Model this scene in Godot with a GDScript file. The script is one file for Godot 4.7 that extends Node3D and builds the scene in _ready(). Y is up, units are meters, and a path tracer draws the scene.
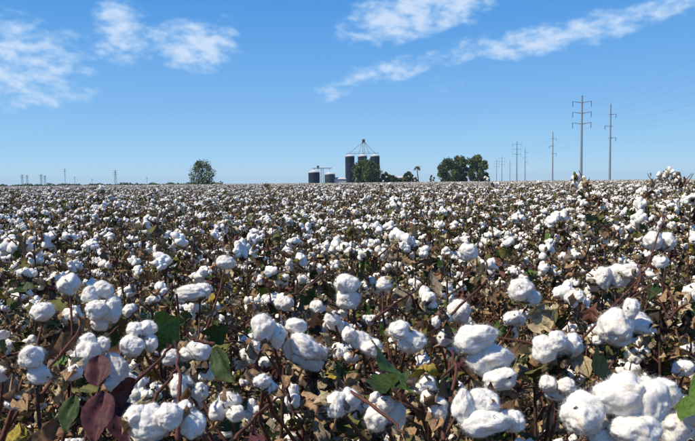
extends Node3D

# A cotton field under a blue sky, with grain silos, trees and power poles on the horizon.

var mat := {}
var leaf_mats: Array = []
var shapes := {}
var used := {}
var noise := FastNoiseLite.new()
var eye := Vector3(0, 1.25, 0)
var cam: Camera3D
var hero_spots: Array = []

func _ready():
	# camera, sky, sun, exposure
	cam = Camera3D.new()
	cam.name = "camera"
	cam.position = eye
	cam.rotation_degrees = Vector3(-3.5, 0, -0.6)
	cam.fov = 39.16
	cam.near = 0.05
	cam.far = 8000.0
	add_child(cam)
	var env := Environment.new()
	env.background_mode = Environment.BG_SKY
	env.tonemap_mode = Environment.TONE_MAPPER_LINEAR
	env.tonemap_exposure = 1.12
	env.background_energy_multiplier = 1.0
	env.sdfgi_enabled = true
	env.ssao_enabled = true
	env.ssil_enabled = true
	env.fog_enabled = true
	env.fog_density = 0.00012
	env.fog_light_color = Color(0.74, 0.85, 0.95)
	env.sky = Sky.new()
	var sky_mat := PanoramaSkyMaterial.new()
	sky_mat.panorama = sky_picture()
	sky_mat.filter = true
	env.sky.sky_material = sky_mat
	var we := WorldEnvironment.new()
	we.name = "world_environment"
	we.environment = env
	add_child(we)
	var sun := DirectionalLight3D.new()
	sun.name = "sun"
	sun.light_energy = 1.55
	sun.light_color = Color(1.0, 0.945, 0.85)
	sun.light_angular_distance = 0.5
	sun.shadow_enabled = true
	sun.rotation_degrees = Vector3(-52, -70, 0)
	add_child(sun)

	noise.seed = 11
	noise.frequency = 1.0
	noise.noise_type = FastNoiseLite.TYPE_SIMPLEX_SMOOTH
	noise.fractal_type = FastNoiseLite.FRACTAL_NONE
	make_materials()
	make_shapes()
	print("shapes ", Time.get_ticks_msec())
	make_ground()
	make_horizon()
	print("horizon ", Time.get_ticks_msec())
	make_heroes()
	print("heroes ", Time.get_ticks_msec())
	make_field()
	print("field ", Time.get_ticks_msec())

# ---------------------------------------------------------------- sky

func smooth01(a: float, b: float, x: float) -> float:
	var t := clampf((x - a) / (b - a), 0.0, 1.0)
	return t * t * (3.0 - 2.0 * t)

func sky_picture() -> ImageTexture:
	var w := 4096
	var h := 2048
	var n := FastNoiseLite.new()
	n.seed = 5
	n.frequency = 0.16
	n.fractal_octaves = 6
	n.fractal_gain = 0.56
	var n2 := FastNoiseLite.new()
	n2.seed = 23
	n2.frequency = 0.035
	n2.fractal_octaves = 3
	# cloud banks: azimuth, elevation, half width, half height (degrees), tilt, strength
	var banks := [
		[-28.5, 9.6, 5.5, 2.6, 8.0, 0.8], [-30.0, 12.6, 6.0, 1.6, -14.0, 0.6], [-26.0, 7.2, 4.0, 0.9, 10.0, 0.6], [-25.5, 10.6, 3.0, 1.0, 16.0, 0.5],
		[-19.5, 13.2, 2.3, 2.0, -35.0, 0.85], [-20.4, 11.3, 1.9, 0.9, -15.0, 0.7], [-17.6, 11.8, 0.9, 1.0, 0.0, 0.5],
		[-13.6, 12.0, 3.2, 1.7, -4.0, 0.95], [-11.0, 13.4, 1.4, 1.0, 25.0, 0.6],
		[6.8, 15.1, 6.0, 2.0, 12.0, 1.0], [11.0, 16.6, 5.0, 1.4, 6.0, 0.7],
		[4.0, 10.1, 3.2, 0.9, 8.0, 0.75], [-1.0, 8.5, 2.4, 0.8, 22.0, 0.5],
		[11.0, 11.6, 3.6, 0.9, 12.0, 0.6], [16.6, 11.9, 4.2, 1.1, 6.0, 0.85], [21.6, 12.6, 3.6, 1.1, 9.0, 0.85], [26.0, 13.3, 3.4, 0.8, 12.0, 0.8], [30.0, 14.2, 3.4, 0.6, 14.0, 0.65],
		[9.0, 8.7, 1.6, 0.7, 0.0, 0.25]]
	var stops := [[0.0, Color8(186, 216, 234)], [0.8, Color8(177, 210, 231)], [2.8, Color8(154, 199, 232)], [6.4, Color8(127, 180, 229)], [10.9, Color8(104, 163, 223)], [15.9, Color8(80, 146, 215)], [30.0, Color8(58, 120, 195)], [55.0, Color8(45, 98, 171)], [90.0, Color8(39, 86, 154)]]
	var data := PackedByteArray()
	var white := Color8(230, 233, 245)
	for y in h:
		var el := 90.0 - (y + 0.5) * 180.0 / h
		var base := Color8(186, 216, 234)
		var e0 := maxf(el, 0.0)
		for k in stops.size() - 1:
			if e0 >= stops[k][0] and e0 <= stops[k + 1][0]:
				base = (stops[k][1] as Color).lerp(stops[k + 1][1], (e0 - stops[k][0]) / (stops[k + 1][0] - stops[k][0]))
		if el <= 3.0 or el >= 80.0:
			var row := PackedByteArray([int(base.r * 255.0 + 0.5), int(base.g * 255.0 + 0.5), int(base.b * 255.0 + 0.5)])
			while row.size() < w * 3:
				row.append_array(row.duplicate())
			data.append_array(row.slice(0, w * 3))
			continue
		data.resize((y + 1) * w * 3)
		for x in w:
			var c := base
			if el > 3.0 and el < 80.0:
				var az := fposmod((x + 0.5) * 360.0 / w + 180.0, 360.0) - 180.0
				var m := 0.0
				if absf(az) < 42.0 and el < 21.0:
					for b in banks:
						var dx: float = az - b[0]
						var dy: float = el - b[1]
						if absf(dx) > 12.0 or absf(dy) > 6.0:
							continue
						var a := deg_to_rad(b[4])
						var u: float = (dx * cos(a) + dy * sin(a)) / b[2]
						var v: float = (-dx * sin(a) + dy * cos(a)) / b[3]
						var q := u * u + v * v
						if q < 2.6:
							m = maxf(m, b[5] * (1.0 - smooth01(0.0, 2.6, q)))
				var out := maxf(smooth01(36.0, 44.0, absf(az)), smooth01(18.5, 23.0, el))
				if out > 0.0:
					var far := n2.get_noise_3d(cos(deg_to_rad(az)) * 60.0, el * 2.2, sin(deg_to_rad(az)) * 60.0)
					m = maxf(m, out * smooth01(0.12, 0.55, far) * 0.9 * smooth01(4.0, 10.0, el))
				if m > 0.01:
					var f := n.get_noise_2d(az * 2.0 - el * 0.7, el * 4.6 + az * 0.4) * 0.5 + 0.5
					var g := n.get_noise_2d(az * 7.0 + 300.0, el * 13.0) * 0.5 + 0.5
					var cov := smooth01(0.12, 1.22, m * 0.92 + (f - 0.5) * 1.3 + (g - 0.5) * 0.4) * smooth01(0.0, 0.35, m)
					c = base.lerp(white, cov * 0.74)
			var i := (y * w + x) * 3
			data[i] = int(c.r * 255.0 + 0.5)
			data[i + 1] = int(c.g * 255.0 + 0.5)
			data[i + 2] = int(c.b * 255.0 + 0.5)
	return ImageTexture.create_from_image(Image.create_from_data(w, h, false, Image.FORMAT_RGB8, data))

# ---------------------------------------------------------------- materials

func lin(r: float, g: float, b: float) -> Color:
	return Color(r, g, b).linear_to_srgb()

func grain(seed_: int, freq: float, lo: float, hi: float, oct := 4, size := 256) -> ImageTexture:
	var n := FastNoiseLite.new()
	n.seed = seed_
	n.frequency = freq
	n.fractal_octaves = oct
	var im := n.get_seamless_image(size, size)
	im.convert(Image.FORMAT_RGB8)
	var d := im.get_data()
	for i in d.size():
		d[i] = int(clampf(lerpf(lo, hi, d[i] / 255.0), 0.0, 1.0) * 255.0)
	return ImageTexture.create_from_image(Image.create_from_data(size, size, false, Image.FORMAT_RGB8, d))

func bump(seed_: int, freq: float, strength: float, size := 256) -> ImageTexture:
	var n := FastNoiseLite.new()
	n.seed = seed_
	n.frequency = freq
	n.fractal_octaves = 4
	var im := n.get_seamless_image(size, size)
	im.convert(Image.FORMAT_RGBA8)
	im.bump_map_to_normal_map(strength)
	return ImageTexture.create_from_image(im)

# many short fine strokes, as cotton fibres lie
func fibre_bump() -> ImageTexture:
	var size := 512
	var g := PackedFloat32Array()
	g.resize(size * size)
	g.fill(0.5)
	var r := RandomNumberGenerator.new()
	r.seed = 17
	for k in 2600:
		var p := Vector2(r.randf() * size, r.randf() * size)
		var t := r.randf() * TAU
		var turn := r.randf_range(-0.05, 0.05)
		var up := r.randf_range(-0.16, 0.2)
		for j in r.randi_range(25, 70):
			p += Vector2.from_angle(t)
			t += turn
			var i := (int(p.y) & (size - 1)) * size + (int(p.x) & (size - 1))
			g[i] = g[i] + up
	var im := Image.create(size, size, false, Image.FORMAT_RGBA8)
	for y in size:
		for x in size:
			var v := clampf((g[y * size + x] * 2.0 + g[y * size + ((x + 1) & (size - 1))] + g[((y + 1) & (size - 1)) * size + x]) / 4.0, 0.0, 1.0)
			im.set_pixel(x, y, Color(v, v, v))
	im.bump_map_to_normal_map(2.5)
	return ImageTexture.create_from_image(im)

func material(c: Color, rough := 0.9) -> StandardMaterial3D:
	var m := StandardMaterial3D.new()
	m.albedo_color = c
	m.roughness = rough
	m.metallic_specular = 0.3
	return m

func textured(c: Color, rough: float, tex: Texture2D, scale_: float, nor: Texture2D = null, nscale := 1.0) -> StandardMaterial3D:
	var m := material(c, rough)
	m.uv1_triplanar = true
	m.uv1_scale = Vector3.ONE * scale_
	m.albedo_texture = tex
	if nor:
		m.normal_enabled = true
		m.normal_texture = nor
		m.normal_scale = nscale
	return m

# linear base colours of the leaves: straw, tan, brown, dark brown, red brown, grey brown, olive, green, dark green, yellow, maroon
const LEAF_COLOURS := [Vector3(0.5, 0.41, 0.27), Vector3(0.38, 0.25, 0.15), Vector3(0.2, 0.12, 0.075), Vector3(0.07, 0.052, 0.04), Vector3(0.17, 0.08, 0.06), Vector3(0.23, 0.195, 0.155),
	Vector3(0.13, 0.13, 0.045), Vector3(0.085, 0.15, 0.03), Vector3(0.035, 0.065, 0.02), Vector3(0.36, 0.28, 0.06), Vector3(0.085, 0.03, 0.036)]

func make_materials():
	var mottled := grain(3, 0.016, 0.5, 1.4)
	var mottled_nor := bump(4, 0.02, 2.0)
	var fibre := fibre_bump()
	var c := textured(lin(0.85, 0.835, 0.80), 1.0, grain(8, 0.03, 0.9, 1.06), 6.0, fibre, 0.5)
	c.subsurf_scatter_enabled = true
	c.subsurf_scatter_strength = 0.12
	c.vertex_color_use_as_albedo = true
	c.metallic_specular = 0.05
	c.uv1_scale = Vector3.ONE * 0.8
	mat.cotton = c
	var cf := c.duplicate()
	cf.uv1_scale = Vector3.ONE * 25.0
	cf.subsurf_scatter_enabled = false
	mat.cotton_world = cf
	mat.burr = textured(lin(0.14, 0.085, 0.05), 0.85, mottled, 20.0, mottled_nor, 0.6)
	mat.stem = textured(lin(0.085, 0.055, 0.04), 0.75, grain(9, 0.03, 0.6, 1.3), 14.0, mottled_nor, 0.8)
	mat.twig = textured(lin(0.12, 0.05, 0.038), 0.7, grain(10, 0.03, 0.6, 1.3), 14.0, mottled_nor, 0.8)
	mat.far_plain = material(lin(0.1, 0.1, 0.1))
	var lm := textured(Color.WHITE, 0.85, mottled, 12.0, mottled_nor, 0.8)
	lm.vertex_color_use_as_albedo = true
	lm.backlight_enabled = true
	lm.backlight = Color(0.1, 0.09, 0.04)
	lm.cull_mode = BaseMaterial3D.CULL_DISABLED
	mat.leaf_mixed = lm
	for k in LEAF_COLOURS.size():
		var v: Vector3 = LEAF_COLOURS[k]
		var m := textured(lin(v.x, v.y, v.z), 0.6 if k in [7, 8, 10] else 0.85, mottled, 1.6, mottled_nor, 0.6)
		m.vertex_color_use_as_albedo = true
		m.cull_mode = BaseMaterial3D.CULL_DISABLED
		m.backlight_enabled = true
		m.backlight = lin(v.x * 0.5, v.y * 0.5, v.z * 0.35)
		leaf_mats.append(m)
	mat.soil = textured(lin(0.15, 0.105, 0.07), 0.95, grain(12, 0.02, 0.5, 1.2), 0.9, bump(13, 0.04, 6.0), 1.0)
	mat.soil.uv1_world_triplanar = true
	mat.crown = material(Color.WHITE, 0.8)
	mat.crown.vertex_color_use_as_albedo = true
	mat.crown.cull_mode = BaseMaterial3D.CULL_DISABLED
	mat.crown.backlight_enabled = true
	mat.crown.backlight = Color(0.3, 0.36, 0.12)
	mat.bark = textured(lin(0.10, 0.075, 0.055), 0.95, mottled, 0.8)
	mat.silo_dark = textured(lin(0.026, 0.038, 0.06), 0.55, grain(21, 0.01, 0.75, 1.2), 0.15)
	mat.silo_grey = textured(lin(0.07, 0.09, 0.115), 0.5, grain(22, 0.01, 0.75, 1.2), 0.15)
	mat.roof_pale = textured(lin(0.6, 0.62, 0.62), 0.5, grain(23, 0.01, 0.85, 1.1), 0.15)
	mat.steel = material(lin(0.3, 0.32, 0.34), 0.5)
	mat.steel_dark = material(lin(0.10, 0.11, 0.125), 0.6)
	mat.white_paint = textured(lin(0.72, 0.72, 0.7), 0.6, grain(24, 0.01, 0.85, 1.08), 0.1)
	mat.pole = textured(lin(0.28, 0.31, 0.35), 0.7, grain(25, 0.02, 0.8, 1.1), 0.3)
	mat.far_pole = material(lin(0.2, 0.2, 0.2), 0.7)
	mat.insulator = material(lin(0.12, 0.12, 0.13), 0.3)
	mat.wire = material(lin(0.16, 0.16, 0.16), 0.6)

# ---------------------------------------------------------------- mesh helpers

func blank() -> Dictionary:
	return {"v": PackedVector3Array(), "n": PackedVector3Array(), "c": PackedColorArray(), "i": PackedInt32Array()}

func with_normals(d: Dictionary) -> Dictionary:
	var v: PackedVector3Array = d.v
	var ix: PackedInt32Array = d.i
	var n := PackedVector3Array()
	n.resize(v.size())
	for k in range(0, ix.size(), 3):
		var f := (v[ix[k + 2]] - v[ix[k]]).cross(v[ix[k + 1]] - v[ix[k]])
		n[ix[k]] += f
		n[ix[k + 1]] += f
		n[ix[k + 2]] += f
	for k in n.size():
		n[k] = n[k].normalized() if n[k].length_squared() > 0.0 else Vector3.UP
	d.n = n
	if d.c.size() != v.size():
		var c := PackedColorArray()
		c.resize(v.size())
		c.fill(Color.WHITE)
		d.c = c
	return d

func join(dst: Dictionary, src: Dictionary, t: Transform3D, tint := Color.WHITE):
	var at: int = dst.v.size()
	dst.v.append_array(t * (src.v as PackedVector3Array))
	var nb := Transform3D(t.basis.inverse().transposed(), Vector3.ZERO)
	var nn: PackedVector3Array = nb * (src.n as PackedVector3Array)
	for k in nn.size():
		nn[k] = nn[k].normalized()
	dst.n.append_array(nn)
	if tint == Color.WHITE:
		dst.c.append_array(src.c)
	else:
		var cc: PackedColorArray = src.c.duplicate()
		for k in cc.size():
			cc[k] = cc[k] * tint
		dst.c.append_array(cc)
	var ii: PackedInt32Array = src.i.duplicate()
	for k in ii.size():
		ii[k] += at
	dst.i.append_array(ii)

func to_mesh(parts: Array, mats: Array) -> ArrayMesh:
	var m := ArrayMesh.new()
	for k in parts.size():
		var d: Dictionary = parts[k]
		if d.v.size() == 0:
			continue
		var a := []
		a.resize(Mesh.ARRAY_MAX)
		a[Mesh.ARRAY_VERTEX] = d.v
		a[Mesh.ARRAY_NORMAL] = d.n
		a[Mesh.ARRAY_COLOR] = d.c
		a[Mesh.ARRAY_INDEX] = d.i
		m.add_surface_from_arrays(Mesh.PRIMITIVE_TRIANGLES, a)
		m.surface_set_material(m.get_surface_count() - 1, mats[k])
	return m

func tube(pts: Array, r0: float, r1: float, sides := 5, capped := true, knots := 0.0) -> Dictionary:
	var d := blank()
	var n := pts.size()
	var up := Vector3(0.31, 0.2, 0.93)
	for k in n:
		var dir: Vector3 = (pts[mini(k + 1, n - 1)] - pts[maxi(k - 1, 0)]).normalized()
		var a := dir.cross(up)
		if a.length() < 0.05:
			a = dir.cross(Vector3.RIGHT)
		a = a.normalized()
		var b := dir.cross(a)
		var r := lerpf(r0, r1, k / float(maxi(n - 1, 1))) * (1.0 + (knots if k % 2 == 1 else 0.0))
		for s in sides:
			var t := TAU * s / sides
			d.v.append(pts[k] + (a * cos(t) + b * sin(t)) * r)
	for k in n - 1:
		for s in sides:
			var p := k * sides + s
			var q := k * sides + (s + 1) % sides
			d.i.append_array(PackedInt32Array([p, p + sides, q, q, p + sides, q + sides]))
	if capped:
		for e in 2:
			var c: int = d.v.size()
			d.v.append(pts[0] if e == 0 else pts[n - 1])
			var o := 0 if e == 0 else (n - 1) * sides
			for s in sides:
				var p := o + s
				var q := o + (s + 1) % sides
				d.i.append_array(PackedInt32Array([c, p, q] if e == 0 else [c, q, p]))
	return with_normals(d)

func box(size: Vector3, at: Vector3) -> Dictionary:
	var d := blank()
	var h := size / 2.0
	for ax in 3:
		for s in [-1.0, 1.0]:
			var n := Vector3.ZERO
			n[ax] = s
			var u := Vector3.ZERO
			u[(ax + 1) % 3] = 1.0
			var w := n.cross(u)
			var o: int = d.v.size()
			for q in [[-1, -1], [1, -1], [1, 1], [-1, 1]]:
				d.v.append(at + (n + u * q[0] + w * q[1]) * h)
				d.n.append(n)
				d.c.append(Color.WHITE)
			d.i.append_array(PackedInt32Array([o, o + 2, o + 1, o, o + 3, o + 2]))
	return d

func lathe(profile: Array, sides := 32) -> Dictionary:
	var d := blank()
	var n := profile.size()
	for k in n - 1:
		var p0: Vector2 = profile[k]
		var p1: Vector2 = profile[k + 1]
		var o: int = d.v.size()
		for s in sides + 1:
			var t := TAU * s / sides
			d.v.append(Vector3(cos(t) * p0.x, p0.y, sin(t) * p0.x))
			d.v.append(Vector3(cos(t) * p1.x, p1.y, sin(t) * p1.x))
		for s in sides:
			var q := o + s * 2
			d.i.append_array(PackedInt32Array([q, q + 1, q + 2, q + 2, q + 1, q + 3]))
	return with_normals(d)

var ico_cache := {}
func ico(level: int) -> Dictionary:
	if ico_cache.has(level):
		return ico_cache[level]
	var v := PackedVector3Array()
	var ix := PackedInt32Array()
	if level == 0:
		var t := (1.0 + sqrt(5.0)) / 2.0
		for p in [Vector3(-1, t, 0), Vector3(1, t, 0), Vector3(-1, -t, 0), Vector3(1, -t, 0), Vector3(0, -1, t), Vector3(0, 1, t), Vector3(0, -1, -t), Vector3(0, 1, -t), Vector3(t, 0, -1), Vector3(t, 0, 1), Vector3(-t, 0, -1), Vector3(-t, 0, 1)]:
			v.append(p.normalized())
		ix = PackedInt32Array([0, 5, 11, 0, 1, 5, 0, 7, 1, 0, 10, 7, 0, 11, 10, 1, 9, 5, 5, 4, 11, 11, 2, 10, 10, 6, 7, 7, 8, 1, 3, 4, 9, 3, 2, 4, 3, 6, 2, 3, 8, 6, 3, 9, 8, 4, 5, 9, 2, 11, 4, 6, 10, 2, 8, 7, 6, 9, 1, 8])
	else:
		var low := ico(level - 1)
		v = low.v.duplicate()
		var mid := {}
		var li: PackedInt32Array = low.i
		for k in range(0, li.size(), 3):
			var e := [0, 0, 0]
			for j in 3:
				var a := li[k + j]
				var b := li[k + (j + 1) % 3]
				var key := mini(a, b) * 100000 + maxi(a, b)
				if not mid.has(key):
					mid[key] = v.size()
					v.append(((v[a] + v[b]) / 2.0).normalized())
				e[j] = mid[key]
			ix.append_array(PackedInt32Array([li[k], e[0], e[2], li[k + 1], e[1], e[0], li[k + 2], e[2], e[1], e[0], e[1], e[2]]))
	var d := {"v": v, "i": ix}
	ico_cache[level] = d
	return d

# ---------------------------------------------------------------- nodes

func numbered(called: String) -> String:
	used[called] = used.get(called, -1) + 1
	return called if used[called] == 0 else "%s_%03d" % [called, used[called]]

func tag(o: Node, label: String, category: String, group := "", kind := ""):
	o.set_meta("label", label)
	if category:
		o.set_meta("category", category)
	if group:
		o.set_meta("group", group)
	if kind:
		o.set_meta("kind", kind)

func thing(called: String, label: String, category: String, at := Vector3.ZERO, group := "") -> Node3D:
	var o := Node3D.new()
	o.name = numbered(called)
	o.position = at
	add_child(o)
	tag(o, label, category, group)
	return o

func part(called: String, mesh: Mesh, parent: Node3D, t := Transform3D.IDENTITY, m: Material = null) -> MeshInstance3D:
	var o := MeshInstance3D.new()
	o.name = called
	o.mesh = mesh
	o.transform = t
	if m:
		o.material_override = m
	parent.add_child(o, true)
	return o

# ---------------------------------------------------------------- shapes of the cotton plant

func lock_shape(level: int, s: int, fuzz: int) -> Dictionary:
	var src := ico(level)
	var d := blank()
	var off := Vector3(s * 7.3, s * 3.1, s * 5.7)
	var taper := 0.12 + 0.1 * sin(s * 1.7)
	for p: Vector3 in src.v:
		var q := 1.0 + 0.2 * noise.get_noise_3dv(p * 0.8 + off) + 0.085 * noise.get_noise_3dv(p * 1.7 + off)
		if level >= 3:
			var warp := Vector3(0.0, noise.get_noise_3dv(p * 1.5 + off), noise.get_noise_3dv(p * 1.5 - off)) * 0.35
			var comb := (p + warp) * Vector3(1.1, 5.5, 5.5) + off
			q += 0.03 * noise.get_noise_3dv(comb) + 0.016 * noise.get_noise_3dv(comb * 2.3) + 0.012 * noise.get_noise_3dv(p * 5.0 + off)
			q -= 0.055 * exp(-pow(p.x * 4.0 + sin(s * 2.7) * 1.6 - 2.6 * noise.get_noise_3dv(p * 1.2 + off), 2.0) * 5.0)
		var w := p * q
		var k := 1.0 - taper * p.x
		d.v.append(Vector3(w.x, w.y * k, w.z * k))
		var cream := clampf(noise.get_noise_3dv(p * 1.3 - off) * 1.6 - 0.2, 0.0, 1.0)
		d.c.append(Color(1, 1, 1).lerp(Color(1.0, 0.93, 0.82), cream))
	d.i = src.i.duplicate()
	with_normals(d)
	if fuzz > 0:
		var r := RandomNumberGenerator.new()
		r.seed = 900 + s
		var nv: int = d.v.size()
		for k in fuzz:
			var at := r.randi_range(0, nv - 1)
			var p: Vector3 = d.v[at]
			var n: Vector3 = d.n[at]
			var side := n.cross(Vector3(r.randfn(), r.randfn(), r.randfn())).normalized()
			var l := r.randf_range(0.05, 0.2) if r.randf() < 0.85 else r.randf_range(0.2, 0.42)
			var wd := 0.0032
			var b := n.cross(side)
			var m := p + n * l * 0.35 + side * l * 0.5
			var e := p + n * l * r.randf_range(0.25, 0.7) + side * l * 1.3 + b * l * r.randf_range(-0.6, 0.6)
			var o: int = d.v.size()
			for q in [p - n * 0.02 - b * wd, p - n * 0.02 + b * wd, m - b * wd, m + b * wd, e]:
				d.v.append(q)
				d.n.append(n)
				d.c.append(Color.WHITE)
			d.i.append_array(PackedInt32Array([o, o + 1, o + 2, o + 1, o + 3, o + 2, o + 2, o + 3, o + 4]))
	return d

func burr_shape(s: int, fine: bool) -> Dictionary:
	var d := blank()
	var r := RandomNumberGenerator.new()
	r.seed = 40 + s
	var count := 4 + s % 2
	for k in count:
		var t := TAU * (k + r.randf_range(-0.15, 0.15)) / count
		var out := Vector3(cos(t), 0, sin(t))
		var side := Vector3(-sin(t), 0, cos(t))
		var l := r.randf_range(0.85, 1.15)
		var steps := 4 if fine else 2
		var o: int = d.v.size()
		for j in steps + 1:
			var u := j / float(steps)
			var p := out * (0.12 + 0.78 * u * l) + Vector3.UP * (-0.35 + 0.75 * u * u * l)
			var wd := 0.34 * sin(PI * (0.22 + 0.78 * u)) * (1.0 if j < steps else 0.12)
			d.v.append(p - side * wd + out * 0.05)
			d.v.append(p - Vector3.UP * 0.09 + out * 0.06)
			d.v.append(p + side * wd + out * 0.05)
		for j in steps:
			var q := o + j * 3
			d.i.append_array(PackedInt32Array([q, q + 3, q + 1, q + 1, q + 3, q + 4, q + 1, q + 4, q + 2, q + 2, q + 4, q + 5]))
	with_normals(d)
	join(d, tube([Vector3(0, -0.3, 0), Vector3(0.03, -0.55, 0.02), Vector3(0.0, -0.85, 0.06)], 0.16, 0.05, 5), Transform3D.IDENTITY)
	return d

# a boll of four or five locks with its mouth along +y; its radius is about one
func boll_locks(s: int) -> Array:
	var r := RandomNumberGenerator.new()
	r.seed = 70 + s
	var count := 4 + (s % 2)
	var list := []
	var droop := r.randf_range(-0.1, 0.35)
	for k in count:
		var t := TAU * (k + r.randf_range(-0.18, 0.18)) / count
		var out := Vector3(cos(t), 0, sin(t))
		var at := out * r.randf_range(0.42, 0.6) + Vector3.UP * (0.18 + r.randf_range(-0.16, 0.14) - droop * absf(out.x))
		var ax := (out * r.randf_range(0.7, 1.0) + Vector3.UP * r.randf_range(0.1, 0.8)).normalized()
		var b := Basis(ax, Vector3.UP.cross(ax).normalized(), Vector3.ZERO)
		b.y = b.y
		b.z = b.x.cross(b.y)
		list.append(Transform3D(b.scaled_local(Vector3(r.randf_range(0.52, 0.66), r.randf_range(0.42, 0.52), r.randf_range(0.42, 0.52))), at))
	list.append(Transform3D(Basis().scaled(Vector3(0.42, 0.4, 0.42)), Vector3(r.randf_range(-0.1, 0.1), 0.3, r.randf_range(-0.1, 0.1))))
	return list

func boll_mesh(s: int, level: int, fuzz: int, fine: bool) -> Array:
	var c := blank()
	var k := 0
	for t in boll_locks(s):
		join(c, lock_shape(level, s * 5 + k, fuzz), t)
		k += 1
	return [c, burr_shape(s, fine)]

# an undivided leaf with a pale midrib and side veins
func oval_leaf(r: RandomNumberGenerator) -> Dictionary:
	var d := blank()
	var rows := 15
	var cols := 9
	for j in rows + 1:
		for k in cols:
			var s := k / float(cols - 1) * 2.0 - 1.0
			var u := clampf(j / float(rows) + absf(s) * 0.14 * sin(PI * j / float(rows)), 0.0, 1.0)
			var x := s * 0.31 * pow(sin(PI * pow(clampf(u, 0.004, 0.996), 0.8)), 0.75)
			var y := -1.5 * x * x + absf(x) * 0.75 + 0.012 * (1.0 if j % 2 == 0 else -1.0) * absf(s) + 0.05 * noise.get_noise_2d(s * 1.2, u * 2.0 + 5.0)
			var b := u * 0.7
			d.v.append(Vector3(x, y - (1.0 - cos(b)) * 0.5, sin(b) / 0.7))
			var tone := 1.45 if k == cols / 2 else (1.16 if j % 2 == 0 else 0.86)
			tone *= 1.0 + 0.3 * noise.get_noise_2d(s * 1.6 + 9.0, u * 3.0)
			d.c.append(Color(tone, tone, tone))
	for j in rows:
		for k in cols - 1:
			var q := j * cols + k
			d.i.append_array(PackedInt32Array([q, q + 1, q + cols, q + 1, q + cols + 1, q + cols]))
	return with_normals(d)

# leaves lie along +z, one unit long, face up, then are curled
func leaf_shape(kind: String, s: int, fine: bool) -> Dictionary:
	var r := RandomNumberGenerator.new()
	r.seed = 300 + s
	var d := blank()
	if kind == "oval":
		return oval_leaf(r)
	var rays := 25 if fine else 11
	var rings := 4 if fine else 2
	var f_tooth := 1.0 if fine else 1.2
	var span := deg_to_rad(138.0)
	var centre := Vector2(0.0, 0.22)
	if kind == "oval":
		span = PI
	if kind == "bract":
		rays = 17 if fine else 7
		rings = 3 if fine else 2
	d.v.append(Vector3(centre.x, 0, centre.y))
	d.c.append(Color.WHITE)
	for ring in range(1, rings + 1):
		for k in rays:
			var t := lerpf(-span, span, k / float(rays - 1))
			var rad := 0.0
			if kind == "palmate":
				rad = 0.24 + 0.54 * pow(maxf(0.0, cos(t)), 6.0) + 0.38 * pow(maxf(0.0, cos(absf(t) - 1.0)), 12.0) + 0.2 * pow(maxf(0.0, cos(absf(t) - 1.95)), 10.0)
			elif kind == "oval":
				rad = 0.3 * 0.78 / sqrt(pow(0.3 * cos(t), 2.0) + pow(0.78 * sin(t), 2.0)) if absf(t) < PI / 2 else 0.3 * 0.22 / sqrt(pow(0.3 * cos(t), 2.0) + pow(0.22 * sin(t), 2.0))
			else:
				rad = 0.24 + 0.5 * pow(maxf(0.0, cos(t)), 2.0) + (0.1 if k % 2 == 0 else -0.06) * minf(1.0, f_tooth)
			rad *= 1.0 + r.randf_range(-0.09, 0.09) * (0.3 if kind == "oval" else 1.0)
			var f := ring / float(rings)
			var p := centre + Vector2(sin(t), cos(t)) * rad * f
			d.v.append(Vector3(p.x, 0, p.y))
			var vein := 1.0
			if kind != "bract" and fine and (k == rays / 2 or k % 4 == 0):
				vein = 1.3
			d.c.append(Color(vein, vein, vein * 0.95))
	for k in rays - 1:
		d.i.append_array(PackedInt32Array([0, 1 + k + 1, 1 + k]))
	for ring in rings - 1:
		for k in rays - 1:
			var a := 1 + ring * rays + k
			d.i.append_array(PackedInt32Array([a, a + 1, a + rays, a + 1, a + rays + 1, a + rays]))
	# curl, fold and crumple
	var dry := kind == "bract" or s % 10 < 7
	var kx := r.randf_range(2.4, 7.0) * (1.0 if r.randf() < 0.8 else -1.0) if dry else r.randf_range(0.4, 1.3)
	var kz := r.randf_range(-2.6, 2.6) if dry else r.randf_range(-1.3, -0.4)
	if kind == "oval":
		kx = r.randf_range(0.7, 1.3)
		kz = r.randf_range(-0.8, -0.2)
	var crumple := (0.34 if dry else 0.07) if kind != "oval" else 0.03
	var off := Vector3(s * 3.3, s * 1.7, 0)
	for k in d.v.size():
		var p: Vector3 = d.v[k]
		p.y += crumple * (noise.get_noise_3dv(p * 1.7 + off) + 0.6 * noise.get_noise_3dv(p * 4.5 + off)) * minf(1.0, p.length() * 1.6)
		p.x += crumple * 0.5 * noise.get_noise_3dv(p * 2.2 - off)
		var a := p.x * kx
		var bent := Vector3(sin(a) / kx, (1.0 - cos(a)) / kx + p.y * cos(a), p.z)
		if absf(kz) > 0.05:
			var b := bent.z * kz
			bent = Vector3(bent.x, bent.y * cos(b) + (1.0 - cos(b)) / kz, sin(b) / kz - bent.y * sin(b))
		d.v[k] = bent
	return with_normals(d)

const LEAF_KINDS := 16      # 0..6 dry palmate, 7..9 fresh palmate, 10..14 bracts, 15 oval

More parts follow.
